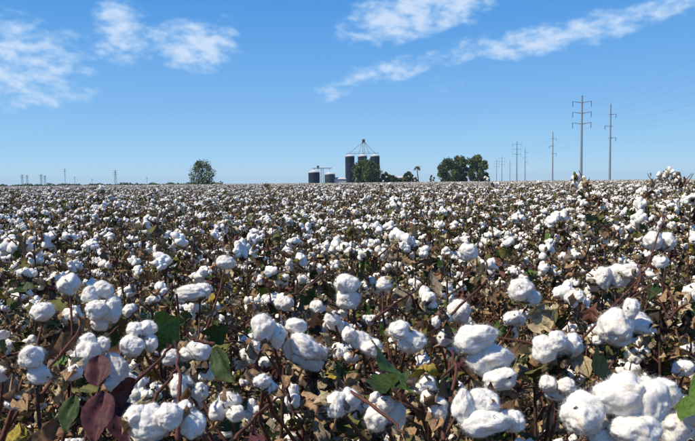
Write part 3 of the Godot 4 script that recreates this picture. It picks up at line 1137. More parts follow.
func make_horizon():
	# the tall silos: 400 m away
	var d := 400.0
	silo("leftmost of the three tall dark grain silos, clear of the tree", far_at(0.0048, d), 5.6, 18.2, mat.silo_dark, "tall grain silos")
	silo("middle of the three tall dark silos, half hidden by the tree", far_at(0.025, d), 5.6, 18.2, mat.silo_dark, "tall grain silos")
	silo("rightmost of the three tall dark silos, rising behind the tree", far_at(0.0452, d), 5.6, 18.2, mat.silo_dark, "tall grain silos")
	var e := thing("grain_elevator", "slim steel elevator tower with spouts, topping the three tall silos", "elevator", far_at(0.027, d + 5.5))
	for q in [[-0.6, -0.6], [0.6, -0.6], [0.6, 0.6], [-0.6, 0.6]]:
		bar(Vector3(q[0], 0, q[1]), Vector3(q[0] * 0.8, 27.0, q[1] * 0.8), 0.12, mat.steel, "post", e)
	for k in 12:
		var y := 2.0 + k * 2.15
		bar(Vector3(-0.58, y, 0.6), Vector3(0.58, y + 2.15, 0.6), 0.05, mat.steel, "brace", e)
	part("head", to_mesh([box(Vector3(1.9, 1.7, 1.7), Vector3(0, 27.9, 0))], [mat.steel_dark]), e)
	part("head_roof", to_mesh([lathe([Vector2(1.4, 28.7), Vector2(0.1, 29.5)], 4)], [mat.steel_dark]), e)
	for x in [-9.4, -3.4, 3.6, 7.4]:
		bar(Vector3(signf(x) * 0.7, 27.2, 0.4), Vector3(x, 20.2, 1.5), 0.16, mat.steel, "spout", e)
	part("catwalk", to_mesh([box(Vector3(21.0, 0.3, 1.0), Vector3(-0.8, 20.0, 2.4))], [mat.steel]), e)
	for k in 13:
		bar(Vector3(-11.1 + k * 1.72, 20.2, 2.85), Vector3(-11.1 + k * 1.72, 21.2, 2.85), 0.04, mat.steel, "railing_post", e)
	bar(Vector3(-11.3, 21.2, 2.85), Vector3(9.7, 21.2, 2.85), 0.05, mat.steel, "railing", e)
	for x in [-8.9, -0.8, 7.3]:
		bar(Vector3(x, 19.6, 2.0), Vector3(x, 20.2, 2.0), 0.2, mat.steel, "support", e)
	# the two low silos to their left
	silo("squat dark grain silo, left of the smaller grey one", far_at(-0.053, d), 7.0, 8.2, mat.silo_dark, "low grain silos")
	silo("squat grey grain silo, between the dark low one and the tall ones", far_at(-0.0277, d), 6.4, 6.9, mat.silo_grey, "low grain silos")
	var cw := thing("silo_conveyor", "steel conveyor bridge running over the two squat silos", "conveyor", far_at(-0.042, d))
	part("trough", to_mesh([box(Vector3(12.5, 0.5, 0.9), Vector3(0.8, 10.6, 0))], [mat.steel]), cw)
	part("motor_box", to_mesh([box(Vector3(1.5, 1.3, 1.3), Vector3(-1.8, 11.6, 0))], [mat.steel_dark]), cw)
	for x in [-4.2, -1.6, 5.6]:
		bar(Vector3(x, 9.3, 0), Vector3(x, 10.5, 0), 0.14, mat.steel, "support", cw)
	for x in [0.1, 1.5]:
		bar(Vector3(x, 0, 0), Vector3(x, 10.5, 0), 0.16, mat.steel, "post", cw)
	for k in 5:
		bar(Vector3(0.1, 0.5 + k * 2.0, 0), Vector3(1.5, 2.5 + k * 2.0, 0), 0.07, mat.steel, "brace", cw)
	# long low sheds
	shed("long low white shed between the squat and tall silos", far_at(-0.0145, d + 2.0), 12.5, 4.2)
	shed("long low white shed right of the big tree by the silos", far_at(0.083, d - 10.0), 19.0, 4.6)
	# trees
	var green := Vector3(0.105, 0.135, 0.045)
	tree("broadleaf_tree", "big round tree in front of the tall silos", far_at(0.0325, 335.0), 14.5, 12.6, 0.02, 61, 7000, 0.5, green, 40)
	tree("broadleaf_tree", "narrow dark bush against the left flank of the silo tree", far_at(0.017, 332.0), 6.0, 10.6, 0.02, 62, 2600, 0.5, green * 0.85, 14)
	tree("bush", "low dark bush just right of the silo tree", far_at(0.061, 338.0), 6.5, 6.3, 0.0, 63, 2600, 0.5, green * 0.8, 12, "", "bush")
	tree("bush", "low spreading bush in front of the right white shed", far_at(0.073, 338.0), 7.0, 4.4, 0.0, 64, 2200, 0.5, green * 0.8, 12, "", "bush")
	tree("bush", "small round tree left of the palm", far_at(0.0985, 338.0), 5.6, 6.4, 0.0, 65, 2200, 0.5, green * 0.9, 12, "", "bush")
	tree("bush", "low scrub bush between the silo bushes and the small round tree", far_at(0.085, 341.0), 4.2, 2.9, 0.0, 71, 900, 0.4, green * 0.85, 9, "", "bush")
	tree("bush", "low scrub bush at the foot of the palm", far_at(0.108, 336.0), 3.6, 3.4, 0.0, 72, 900, 0.4, green * 0.9, 9, "", "bush")
	tree("bush", "lone small bush left of the three trees", far_at(0.136, 335.0), 3.4, 4.6, 0.0, 69, 700, 0.36, green, 8, "", "bush")
	tree("broadleaf_tree", "leftmost of the three dense trees by the power poles", far_at(0.162, 330.0), 11.5, 12.6, 0.02, 66, 6500, 0.5, green * 0.95, 26, "trees by the power poles")
	tree("broadleaf_tree", "middle of the three dense trees by the power poles", far_at(0.181, 333.0), 9.5, 14.0, 0.03, 67, 6500, 0.5, green, 26, "trees by the power poles")
	tree("broadleaf_tree", "rightmost of the three dense trees by the power poles", far_at(0.209, 330.0), 12.0, 14.2, 0.03, 68, 7500, 0.5, green * 1.05, 28, "trees by the power poles")
	tree("broadleaf_tree", "lone ragged tree standing by itself left of the silos", far_at(-0.233, 180.0), 7.0, 7.7, 0.02, 70, 3600, 0.22, Vector3(0.095, 0.125, 0.03), 44)
	palm()
	# far shrubs: one dark strip along the horizon at the left
	var r := RandomNumberGenerator.new()
	r.seed = 31
	var f := blank()
	for k in 5200:
		var x := r.randf_range(-0.56, -0.2)
		var top := 2.6 + 1.5 * noise.get_noise_1d(x * 60.0) + 0.8 * noise.get_noise_1d(x * 300.0)
		var dd := r.randf_range(640.0, 660.0)
		var p := Vector3(x * dd, absf(r.randf() * top), -dd)
		var b := any_turn(r).scaled(Vector3.ONE * r.randf_range(0.5, 1.1))
		var o: int = f.v.size()
		var col := green * r.randf_range(0.5, 1.1)
		for q in [Vector3(0, 0, -1), Vector3(0.6, 0.1, 0), Vector3(0, 0, 1), Vector3(-0.6, 0.1, 0)]:
			f.v.append(p + b * q)
			f.c.append(Color(col.x, col.y, col.z))
		f.i.append_array(PackedInt32Array([o, o + 1, o + 2, o, o + 2, o + 3]))
	var sh := part("far_shrubs", to_mesh([with_normals(f)], [mat.crown]), self)
	tag(sh, "dark strip of far shrubs along the left horizon", "shrubs", "", "stuff")
	# power lines
	var a_line := [[0.3766, 255.0], [0.273, 542.0], [0.2492, 868.0], [0.2405, 990.0]]
	var b_line := [[0.4226, 278.0], [0.3306, 434.0], [0.2863, 638.0], [0.2621, 1033.0]]
	var a_text := ["nearest power pole, tallest, with three full crossarms", "second pole of the crossarm line, right of the small far poles", "third pole of the crossarm line, short and close to the trees", "farthest pole of the crossarm line, nearest the three trees"]
	var b_text := ["slim power pole at far right with short staggered arms", "slim staggered arm pole left of the tallest pole", "slim short pole just right of the second crossarm pole", "farthest slim pole, between two far crossarm poles"]
	var heads_a := []
	var heads_b := []
	for k in 4:
		heads_a.append(crossarm_pole(a_text[k], far_at(a_line[k][0], a_line[k][1]), k))
		heads_b.append(staggered_pole(b_text[k], far_at(b_line[k][0], b_line[k][1]), k))
	# both lines run on past the camera to poles outside the picture
	heads_a.push_front(crossarm_pole("crossarm power pole beyond the right edge", Vector3(44.0, 0, 32.0), 0))
	heads_b.push_front(staggered_pole("slim power pole beyond the right edge", Vector3(70.0, 0, -10.0), 0))
	for k in 6:
		power_wire(heads_a, k, "overhead wire of the crossarm poles, hung from the " + ["top left", "top right", "middle left", "middle right", "lowest left", "lowest right"][k] + " insulators")
	for k in 3:
		power_wire(heads_b, k, "overhead wire of the slim poles, hung from the " + ["top", "middle", "lowest"][k] + " staggered arm")
	# faint far poles at the left
	var far_poles := [[-0.4535, 1000.0, 28.0, "single tall faint pole in the middle of the far left poles"], [-0.438, 1300.0, 20.0, "short faint pole right of the tall far left pole"], [-0.41, 1300.0, 15.0, "lowest faint pole right of the far left group"], [-0.25, 1300.0, 16.0, "faint pole left of the lone tree"], [-0.322, 1300.0, 17.0, "faint single pole right of the far lattice tower"]]
	for p in far_poles:
		var o := thing("power_pole", p[3], "power pole", far_at(p[0], p[1]), "faint poles on the left horizon")
		bar(Vector3.ZERO, Vector3(0, p[2], 0), 0.34, mat.far_pole, "pole", o, 8)
		for y in [0.96, 0.86]:
			part("crossarm", to_mesh([box(Vector3(5.5, 0.35, 0.35), Vector3(0, p[2] * y, 0.4))], [mat.far_pole]), o)
	var towers := [[-0.5225, 1200.0, 23.0, "leftmost faint lattice tower on the left horizon"], [-0.5145, 1260.0, 23.0, "second faint lattice tower from the left edge"], [-0.492, 1200.0, 23.0, "third faint lattice tower from the left edge"], [-0.486, 1260.0, 22.0, "fourth faint lattice tower from the left edge"], [-0.3725, 1100.0, 27.0, "faint lattice tower halfway between left edge and lone tree"]]
	for p in towers:
		lattice_tower(p[3], far_at(p[0], p[1]), p[2])

func shed(label: String, at: Vector3, w: float, h: float):
	var o := thing("shed", label, "shed", at, "low white sheds")
	part("wall", to_mesh([box(Vector3(w, h - 0.6, 7.0), Vector3(0, (h - 0.6) / 2, 0))], [mat.white_paint]), o)
	var g := blank()
	for s in [-1.0, 1.0]:
		for q in [Vector3(-w / 2 - 0.3, h - 0.62, s * 3.9), Vector3(w / 2 + 0.3, h - 0.62, s * 3.9), Vector3(w / 2 + 0.3, h + 0.5, 0), Vector3(-w / 2 - 0.3, h + 0.5, 0)]:
			g.v.append(q)
		var k: int = g.v.size() - 4
		g.i.append_array(PackedInt32Array([k, k + 3, k + 1, k + 1, k + 3, k + 2] if s > 0 else [k, k + 1, k + 3, k + 1, k + 2, k + 3]))
	g.i.append_array(PackedInt32Array([0, 3, 4, 1, 5, 2]))
	part("roof", to_mesh([with_normals(g)], [mat.roof_pale]), o)

func palm():
	var o := thing("palm_tree", "slender palm with a small leaning head right of the silos", "palm tree", far_at(0.113, 320.0))
	var h := 9.0
	part("trunk", to_mesh([tube([Vector3(0.8, 0, 0), Vector3(0.5, h * 0.3, 0), Vector3(0.1, h * 0.65, 0), Vector3(0, h, 0)], 0.3, 0.2, 7)], [mat.bark]), o)
	var r := RandomNumberGenerator.new()
	r.seed = 12
	for k in 16:
		var t := k * 2.4
		var out := Vector3(cos(t), 0, sin(t))
		var rise := r.randf_range(-0.2, 0.9)
		var l := r.randf_range(1.9, 2.6)
		var f := blank()
		var side := Vector3(-sin(t), 0, cos(t))
		for j in 6:
			var u := j / 5.0
			var p := Vector3(0, h, 0) + out * l * u + Vector3.UP * l * (rise * u - 0.9 * u * u)
			var wd := 0.45 * sin(PI * (0.12 + 0.86 * u))
			f.v.append(p - side * wd - Vector3.UP * wd * 0.5)
			f.v.append(p)
			f.v.append(p + side * wd - Vector3.UP * wd * 0.5)
			for q in 3:
				f.c.append(Color(0.06, 0.08, 0.03))
		for j in 5:
			var q := j * 3
			f.i.append_array(PackedInt32Array([q, q + 3, q + 1, q + 1, q + 3, q + 4, q + 1, q + 4, q + 2, q + 2, q + 4, q + 5]))
		part("frond", to_mesh([with_normals(f)], [mat.crown]), o)

func crossarm_pole(label: String, at: Vector3, k: int) -> Array:
	var h := 35.5
	var o := thing("power_pole", label, "power pole", at, "power poles at the right")
	part("pole", to_mesh([tube([Vector3.ZERO, Vector3(0, h, 0)], 0.55, 0.28, 12)], [mat.pole]), o)
	part("cap", to_mesh([lathe([Vector2(0.34, h - 0.2), Vector2(0.34, h + 0.1), Vector2(0.05, h + 0.25)], 10)], [mat.steel]), o)
	var heads := []
	var turn := Basis(Vector3.UP, -0.15)
	for j in 3:
		var y := h - 2.6 - j * 4.3
		var w := 3.6
		for s in [-1.0, 1.0]:
			var arm: MeshInstance3D = part("crossarm", to_mesh([tube([turn * Vector3(s * 0.2, y - 0.15, 0), turn * Vector3(s * w, y + 0.45, 0)], 0.2, 0.12, 6)], [mat.pole]), o)
			var e := turn * Vector3(s * w, y + 0.42, 0)
			part("insulator", to_mesh([tube([e, e - Vector3(0, 2.2, 0)], 0.14, 0.14, 6)], [mat.insulator]), arm)
			heads.append(at + e - Vector3(0, 2.2, 0))
	return heads

func staggered_pole(label: String, at: Vector3, k: int) -> Array:
	var h := 35.0
	var o := thing("power_pole", label, "power pole", at, "power poles at the right")
	part("pole", to_mesh([tube([Vector3.ZERO, Vector3(0, h, 0)], 0.5, 0.24, 12)], [mat.pole]), o)
	var heads := []
	for j in 3:
		var s := -1.0 if j == 1 else 1.0
		var y := h - 4.8 - j * 5.2
		var arm: MeshInstance3D = part("crossarm", to_mesh([tube([Vector3(s * 0.1, y, 0), Vector3(s * 2.4, y + 0.3, 0)], 0.17, 0.1, 6)], [mat.pole]), o)
		var e := Vector3(s * 2.4, y + 0.3, 0)
		part("insulator", to_mesh([tube([e, e - Vector3(0, 1.7, 0)], 0.13, 0.13, 6)], [mat.insulator]), arm)
		part("bracket", to_mesh([tube([Vector3(-s * 0.1, y, 0), Vector3(-s * 1.1, y + 0.1, 0)], 0.14, 0.1, 6)], [mat.pole]), o)
		heads.append(at + e - Vector3(0, 1.7, 0))
	return heads

func power_wire(heads: Array, k: int, label: String):
	var pts := []
	for i in heads.size() - 1:
		var a: Vector3 = heads[i][k]
		var b: Vector3 = heads[i + 1][k]
		var sag := a.distance_to(b) * 0.022
		for j in 12:
			var t := j / 12.0
			pts.append(a.lerp(b, t) - Vector3(0, sag * 4.0 * t * (1.0 - t), 0))
	pts.append(heads[heads.size() - 1][k])
	var o := part(numbered("overhead_wire"), to_mesh([tube(pts, 0.009, 0.009, 4)], [mat.wire]), self)
	tag(o, label, "wire", "overhead wires")

func lattice_tower(label: String, at: Vector3, h: float):
	var o := thing("lattice_tower", label, "pylon", at, "faint lattice towers on the left horizon")
	for q in [[-1, -1], [1, -1], [1, 1], [-1, 1]]:
		bar(Vector3(q[0] * 2.2, 0, q[1] * 2.2), Vector3(q[0] * 0.5, h, q[1] * 0.5), 0.17, mat.far_pole, "leg", o, 5)
	for k in 6:
		var y0 := h * k / 6.0
		var y1 := h * (k + 1) / 6.0
		var w0 := lerpf(2.2, 0.5, k / 6.0)
		var w1 := lerpf(2.2, 0.5, (k + 1) / 6.0)
		for z in [-1.0, 1.0]:
			bar(Vector3(-w0, y0, z * w0), Vector3(w1, y1, z * w1), 0.09, mat.far_pole, "brace", o, 4)
			bar(Vector3(w0, y0 + 0.02, z * w0), Vector3(-w1, y1, z * w1), 0.09, mat.far_pole, "brace", o, 4)
	for y in [0.72, 0.86, 0.98]:
		part("crossarm", to_mesh([box(Vector3(9.0, 0.4, 0.4), Vector3(0, h * y, 1.1))], [mat.far_pole]), o)

# the foremost plants in metres: for each boll its locks, eight numbers each: centre, long axis, half length, half width
const HERO := [
	{"label":"cotton plant with the largest fluffy boll, in the bottom right corner","base":Vector3(0.333,0,-0.677),"top":1.025,"bolls":[
		[0.2215,1.0266,-0.5782,0.3518,0.9343,-0.0571,0.021,0.02,0.2621,1.0424,-0.5845,0.9866,0.163,-0.01,0.0298,0.0212,0.2658,1.0147,-0.5704,0.9999,-0.0105,0.0006,0.0245,0.0188,0.2449,1.0038,-0.5809,0.9999,-0.0105,0.0006,0.0154,0.0115,0.2862,1.0377,-0.5805,0.0105,0.9981,-0.061,0.0248,0.0191],
		[0.3462,1.0142,-0.669,0.9361,-0.3512,0.0215,0.0198,0.0165,0.3556,0.9788,-0.6729,0.9999,-0.0105,0.0006,0.0266,0.0244,0.3701,0.9972,-0.6598,0.9999,-0.0105,0.0006,0.0152,0.0174]],"twigs":[],"big_leaves":[[0.3573,1.0237,-0.6474,0.3476,1.0273,-0.6075,1.2,7,7,0.2],[0.3033,1.0024,-0.7363,0.3496,1.0114,-0.7869,1.2,8,6,0.4]]},
	{"label":"cotton plant with two big bolls stacked one above the other, right of centre in front","base":Vector3(0.163,0,-0.714),"top":1.043,"bolls":[
		[0.1614,1.0531,-0.7694,0.9686,0.2482,-0.0152,0.0289,0.0176,0.1803,1.0246,-0.7747,0.9971,0.0766,-0.0047,0.0305,0.0203,0.1875,1.0043,-0.7571,0.9432,0.3315,-0.0203,0.0224,0.0149],
		[0.1024,1.0505,-0.543,0.0105,0.9981,-0.061,0.0161,0.0107,0.1205,1.0512,-0.548,0.9999,-0.0105,0.0006,0.0153,0.0126,0.1231,1.0368,-0.5355,0.9971,0.0766,-0.0047,0.0238,0.0115,0.1462,1.0343,-0.5458,0.9999,-0.0105,0.0006,0.0117,0.0099]],"twigs":[],"big_leaves":[]},
	{"label":"cotton plant with small bolls under crossing brown twigs, behind the largest boll","base":Vector3(0.341,0,-0.883),"top":1.040,"bolls":[
		[0.251,1.0348,-0.7818,0.9999,-0.0105,0.0006,0.0166,0.0166,0.2856,1.0377,-0.7891,0.9999,-0.0105,0.0006,0.0168,0.0155,0.2646,1.0473,-0.7731,0.9999,-0.0105,0.0006,0.0126,0.0126],
		[0.2459,0.9987,-0.7531,0.9999,-0.0105,0.0006,0.0111,0.0111,0.2592,0.9864,-0.7592,0.9999,-0.0105,0.0006,0.015,0.0112,0.2662,0.999,-0.7439,0.9999,-0.0105,0.0006,0.011,0.0098],
		[0.4143,1.0238,-0.9487,0.3518,0.9343,-0.0571,0.031,0.0279,0.4555,1.0214,-0.9572,0.9999,-0.0105,0.0006,0.0188,0.0125,0.4326,1.0523,-0.939,0.0105,0.9981,-0.061,0.0168,0.0122]],"twigs":[[0.0016,0.2465,1.0189,-0.7874,0.2556,1.0371,-0.7684,0.2803,1.0469,-0.7891,0.3025,1.0434,-0.8289],[0.003,0.2408,0.9675,-0.7842,0.2919,0.9877,-0.8355,0.3356,1.0111,-0.8871]],"big_leaves":[[0.4286,1.0287,-1.0885,0.4187,0.998,-1.0666,1,3,4,0.2]]},
	{"label":"cotton plant with a spray of red brown twigs, near the right edge","base":Vector3(0.675,0,-1.366),"top":1.109,"bolls":[
		[0.6308,1.0111,-1.5165,0.0105,0.9981,-0.061,0.0271,0.0197,0.6688,1.0111,-1.5302,0.0105,0.9981,-0.061,0.0323,0.0298,0.6843,1.0279,-1.4993,0.9866,0.163,-0.01,0.0268,0.0195],
		[0.6997,1.1113,-1.4153,0.184,0.9811,-0.06,0.0229,0.0206,0.7384,1.1074,-1.4278,0.0105,0.9981,-0.061,0.0231,0.0185],
		[0.6826,1.07,-1.3435,0.9999,-0.0105,0.0006,0.0153,0.0153],
		[0.5313,0.95,-0.9698,0.9432,0.3315,-0.0203,0.0175,0.0127]],"twigs":[[0.0024,0.3403,0.9576,-0.984,0.4425,0.9985,-1.0867,0.5415,1.0368,-1.1892,0.6277,1.0798,-1.272],[0.0025,0.5413,1.0175,-1.188,0.5743,1.0526,-1.2102,0.5828,1.0841,-1.2422],[0.0025,0.4888,1.0053,-1.1372,0.5646,1.0327,-1.189,0.6207,1.0475,-1.2399],[0.002,0.5742,1.0428,-1.2096,0.6032,1.0168,-1.188,0.6078,0.9636,-1.1647],[0.002,0.6103,1.0649,-1.2611,0.6529,1.1397,-1.2957,0.6739,1.1762,-1.318]],"big_leaves":[]},
	{"label":"cotton plant with round bolls halfway up right of centre","base":Vector3(0.266,0,-1.217),"top":1.100,"bolls":[
		[0.3274,1.0453,-1.1645,0.9432,0.3315,-0.0203,0.0246,0.0208,0.3493,1.0261,-1.1739,0.9999,-0.0105,0.0006,0.0172,0.0153],
		[0.2187,0.9942,-1.213,0.0105,0.9981,-0.061,0.0257,0.0237],
		[0.1356,1.0327,-0.9501,0.9999,-0.0105,0.0006,0.0078,0.0093,0.1541,1.0369,-0.959,0.9999,-0.0105,0.0006,0.0078,0.0078],
		[0.2555,1.1,-1.3115,0.9999,-0.0105,0.0006,0.0213,0.0191],
		[0.3074,0.9942,-1.1453,0.9432,0.3315,-0.0203,0.0206,0.0131]],"twigs":[[0.003,0.1479,0.9992,-1.0366,0.2182,1.0303,-1.1387,0.3081,1.0596,-1.2908]],"big_leaves":[[0.2469,0.9883,-0.9358,0.2834,0.9813,-0.9053,1.2,1,0,0.3],[0.2894,1.0225,-0.988,0.3294,1.0261,-1.0383,1,4,0,0.3]]},
	{"label":"cotton plant with a tall double boll at the centre of the foreground","base":Vector3(0.013,0,-1.085),"top":1.060,"bolls":[
		[-0.0021,1.0656,-1.1205,0.9999,-0.0105,0.0006,0.0219,0.0182,0.0012,1.0364,-1.1288,0.9999,-0.0105,0.0006,0.0221,0.0202],
		[0.002,1.0151,-0.9446,0.9999,-0.0105,0.0006,0.0124,0.0124,0.019,1.0019,-0.9524,0.9018,-0.4313,0.0264,0.0218,0.0156,0.0338,0.9978,-0.9321,0.9999,-0.0105,0.0006,0.0168,0.0137],
		[-0.0258,1.0259,-1.0175,0.9999,-0.0105,0.0006,0.0133,0.0133],
		[0.0652,1.0589,-0.7921,0.9999,-0.0105,0.0006,0.0142,0.0116,0.0813,1.0427,-0.7983,0.9999,-0.0105,0.0006,0.0183,0.0157],
		[0.067,1.06,-1.1499,0.9999,-0.0105,0.0006,0.015,0.0131],
		[-0.0572,1.0263,-1.1172,0.9999,-0.0105,0.0006,0.0127,0.0127]],"twigs":[[0.0025,0.0378,1.0251,-0.9881,0.0917,1.0411,-1.0893,0.1487,1.0506,-1.19]],"big_leaves":[]},
	{"label":"cotton plant with bright green leaves, bottom centre","base":Vector3(0.078,0,-0.753),"top":1.040,"bolls":[
		[0.0304,0.988,-0.6728,0.0105,0.9981,-0.061,0.0144,0.0133,0.0509,0.9888,-0.679,0.0105,0.9981,-0.061,0.0157,0.0123,0.039,1.0074,-0.6658,0.9999,-0.0105,0.0006,0.0099,0.0088],
		[-0.0119,1.0381,-0.5829,0.0105,0.9981,-0.061,0.0134,0.0106,0.0016,1.0399,-0.5883,0.9999,-0.0105,0.0006,0.0106,0.0116],
		[0.0873,1.0262,-0.5989,0.0105,0.9981,-0.061,0.0128,0.0099,0.0783,1.0352,-0.605,0.9999,-0.0105,0.0006,0.008,0.008],
		[0.1551,1.001,-0.9751,0.9999,-0.0105,0.0006,0.0143,0.0128,0.1708,0.9858,-0.983,0.9999,-0.0105,0.0006,0.0129,0.0129],
		[0.0769,1.0403,-0.6262,0.8712,0.49,-0.03,0.0123,0.0082]],"twigs":[[0.0026,0.0932,0.9911,-0.6053,0.1071,1.0125,-0.6467,0.1196,1.0353,-0.6882,0.1231,1.0469,-0.729],[0.002,0.0007,1.0477,-0.5887,0.0293,1.0429,-0.5484,0.0481,1.0292,-0.5275]],"big_leaves":[[0.0456,1.0397,-0.6484,0.071,1.0552,-0.7094,1.1,9,7,0.2],[0.0486,1.027,-0.6476,0.035,1.0429,-0.6886,1.2,8,8,0.5],[0.0667,1.0268,-0.6476,0.0891,1.0356,-0.6882,1.2,2,9,0.3]]},
	{"label":"cotton plant with a ragged boll of split locks, left of centre in front","base":Vector3(-0.109,0,-1.011),"top":1.042,"bolls":[
		[-0.0802,1.0282,-0.9524,0.9829,-0.1836,0.0112,0.0171,0.0124,-0.0923,0.9888,-0.9586,0.0105,0.9981,-0.061,0.0173,0.0094,-0.0673,1.0001,-0.9391,0.8131,-0.581,0.0355,0.0292,0.0169,-0.0657,0.9718,-0.9556,0.9632,-0.2684,0.0164,0.0282,0.0141,-0.045,0.9868,-0.9524,0.9999,-0.0105,0.0006,0.014,0.0125],
		[-0.0899,1.0466,-0.6283,0.9866,0.163,-0.01,0.0103,0.0072,-0.0804,1.0374,-0.6335,0.9999,-0.0105,0.0006,0.0073,0.0062],
		[-0.1276,1.0322,-0.9118,0.0105,0.9981,-0.061,0.0238,0.0179,-0.1093,1.021,-0.9194,0.0105,0.9981,-0.061,0.018,0.012],
		[-0.1369,0.9957,-1.3062,0.9999,-0.0105,0.0006,0.0192,0.017]],"twigs":[],"big_leaves":[[-0.0251,1.0094,-0.8068,0.0037,1.0008,-0.7863,1,2,9,0.4],[-0.0542,1.0125,-0.6667,-0.0207,1.0139,-0.6468,1.1,5,1,0.4]]},
	{"label":"cotton plant with a bare upright stem and dark hanging leaf, left of centre in front","base":Vector3(-0.172,0,-0.747),"top":1.054,"bolls":[
		[-0.1413,1.0046,-0.6575,0.9999,-0.0105,0.0006,0.0108,0.0108,-0.1304,1.0132,-0.6641,0.9999,-0.0105,0.0006,0.0131,0.0109,-0.1214,1.0052,-0.6496,0.9999,-0.0105,0.0006,0.0096,0.0086],
		[-0.1325,1.0476,-0.5129,0.0105,0.9981,-0.061,0.0118,0.0101,-0.1412,1.0578,-0.5183,0.9999,-0.0105,0.0006,0.0077,0.0077],
		[-0.2031,1.0256,-0.8284,0.9361,-0.3512,0.0215,0.0176,0.0122,-0.2434,1.0144,-0.8352,0.9999,-0.0105,0.0006,0.0137,0.0109],
		[-0.1994,1.0114,-0.7218,0.0105,0.9981,-0.061,0.0142,0.013,-0.1798,1.0018,-0.7278,0.9999,-0.0105,0.0006,0.0108,0.0108],
		[-0.112,1.0537,-0.7135,0.184,0.9811,-0.06,0.014,0.007]],"twigs":[[0.0027,-0.1663,1.0021,-0.586,-0.1704,1.0348,-0.608,-0.1819,1.0719,-0.6503],[0.0025,-0.1554,1.0634,-0.7099,-0.167,1.0669,-0.7101,-0.182,1.0694,-0.7103],[0.002,-0.1111,1.0025,-0.586,-0.0931,1.0093,-0.6465,-0.0688,1.0161,-0.707]],"big_leaves":[[-0.1566,1.0599,-0.7097,-0.1264,1.0286,-0.6677,0.75,15,8,0.7],[-0.1715,1.0666,-0.7302,-0.144,1.0759,-0.7307,1.1,8,8,0.6]]},
	{"label":"cotton plant with maroon leaves on a reddish twig, bottom left","base":Vector3(-0.298,0,-0.739),"top":1.052,"bolls":[
		[-0.1777,1.0588,-0.5053,0.9999,-0.0105,0.0006,0.0092,0.0092,-0.1676,1.0502,-0.5094,0.9999,-0.0105,0.0006,0.0151,0.0151,-0.1477,1.0599,-0.4992,0.9999,-0.0105,0.0006,0.0107,0.0107,-0.1716,1.0398,-0.5078,0.9999,-0.0105,0.0006,0.0109,0.0084],
		[-0.3662,1.0312,-0.8556,0.9999,-0.0105,0.0006,0.0126,0.0126,-0.3512,1.0234,-0.8629,0.9999,-0.0105,0.0006,0.0141,0.0127,-0.362,1.0145,-0.8443,0.184,0.9811,-0.06,0.0221,0.018,-0.3283,0.9941,-0.8594,0.4909,-0.8696,0.0532,0.0239,0.0141,-0.3313,0.9714,-0.8543,0.9999,-0.0105,0.0006,0.0126,0.0112],
		[-0.3117,1.0387,-0.6883,0.9432,0.3315,-0.0203,0.0102,0.009]],"twigs":[[0.0027,-0.2444,1.0335,-0.6079,-0.2312,1.0373,-0.6482,-0.2187,1.0495,-0.6991,-0.2167,1.0523,-0.7493],[0.0025,-0.2015,1.0231,-0.6073,-0.1954,1.0383,-0.6282,-0.1876,1.049,-0.669]],"big_leaves":[[-0.2453,1.0435,-0.6085,-0.2371,1.0107,-0.5564,0.8,15,10,0.35],[-0.2543,1.0453,-0.6187,-0.267,1.0749,-0.6505,0.95,15,10,-0.25],[-0.2413,1.0375,-0.6082,-0.2227,1.0404,-0.6484,1.1,15,10,0.7],[-0.2506,1.0195,-0.6471,-0.2159,0.9873,-0.6051,0.95,15,10,-0.3],[-0.2594,1.0369,-0.6282,-0.3008,1.0304,-0.6678,0.8,15,6,0.9],[-0.2964,1.024,-0.6574,-0.295,0.992,-0.6254,0.8,15,8,0.6]]},
	{"label":"cotton plant with a drooping bluish white boll, at the left edge in front","base":Vector3(-0.454,0,-0.858),"top":1.041,"bolls":[
		[-0.3683,1.0515,-0.7098,0.9999,-0.0105,0.0006,0.0151,0.0139,-0.3636,1.0286,-0.7149,0.9361,-0.3512,0.0215,0.0141,0.0106],
		[-0.5386,1.0303,-1.0784,0.9999,-0.0105,0.0006,0.0193,0.0176],
		[-0.4746,0.9949,-0.8388,0.9999,-0.0105,0.0006,0.011,0.0124],
		[-0.3247,1.0414,-0.5886,0.9999,-0.0105,0.0006,0.0077,0.0077]],"twigs":[],"big_leaves":[]},
	{"label":"cotton plant with a hanging cluster of five locks, upper left of the foreground","base":Vector3(-0.511,0,-1.257),"top":1.042,"bolls":[
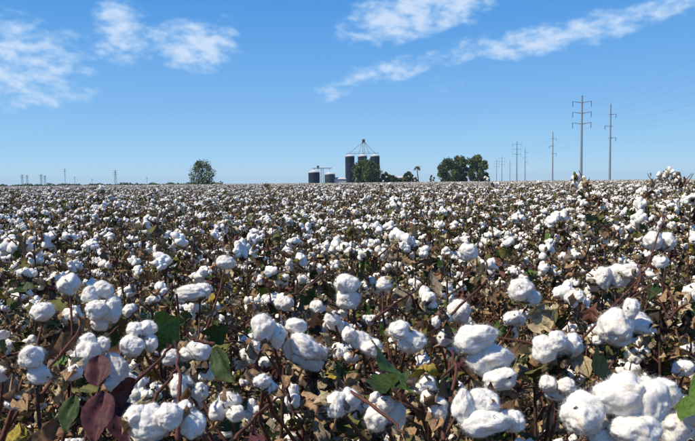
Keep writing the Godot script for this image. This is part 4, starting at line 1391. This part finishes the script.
		[-0.4512,1.0579,-1.0777,0.9999,-0.0105,0.0006,0.0158,0.0158,-0.4339,1.0648,-1.0879,0.9999,-0.0105,0.0006,0.0177,0.0159,-0.4374,1.0342,-1.0633,0.9999,-0.0105,0.0006,0.0191,0.0173,-0.4175,1.0315,-1.0836,0.184,0.9811,-0.06,0.0247,0.0159,-0.4371,1.0081,-1.0776,0.9999,-0.0105,0.0006,0.0158,0.0141],
		[-0.5916,1.0424,-1.2991,0.9999,-0.0105,0.0006,0.0232,0.0232],
		[-0.4369,1.0001,-1.2273,0.9999,-0.0105,0.0006,0.014,0.014]],"twigs":[[0.0022,-0.4045,0.9927,-0.9861,-0.3982,1.0065,-1.0671,-0.3866,1.0218,-1.1382]],"big_leaves":[]},
	{"label":"cotton plant with a pale green upper leaf and paired bolls, left foreground","base":Vector3(-0.308,0,-1.226),"top":1.090,"bolls":[
		[-0.291,1.0526,-0.8339,0.9999,-0.0105,0.0006,0.0123,0.0109,-0.2771,1.0521,-0.8414,0.9999,-0.0105,0.0006,0.0137,0.011,-0.2917,1.0335,-0.8226,0.9999,-0.0105,0.0006,0.0161,0.0148,-0.274,1.0333,-0.8386,0.9999,-0.0105,0.0006,0.0123,0.0123],
		[-0.36,1.003,-1.398,0.9971,0.0766,-0.0047,0.0364,0.0182,-0.3333,1.0074,-1.4109,0.9999,-0.0105,0.0006,0.0207,0.0161],
		[-0.2501,1.09,-1.2644,0.9999,-0.0105,0.0006,0.0185,0.0144]],"twigs":[],"big_leaves":[[-0.2728,1.0404,-0.8488,-0.231,1.0594,-0.8499,1.2,7,7,0.3],[-0.2645,1.0459,-0.8491,-0.2678,1.0566,-0.8899,1.1,8,6,0.2]]},
]
# tall plants: x, z, height, turn, form, label
const TALL := [[1.059,-2.600,1.230,0.3,3,"tall cotton plant at the right whose white top stands against the sky"],[1.670,-3.400,1.222,2.0,5,"dark topped tall cotton plant near the right edge, rising over the horizon"],[1.593,-2.900,1.215,4.0,7,"tall cotton plant cut off by the right edge, rising over the horizon"],[-1.096,-9.000,1.220,1.0,2,"cotton plant poking up left of the squat silos"],[2.127,-9.000,1.280,1.5,4,"cotton plant poking up below the far power poles"]]
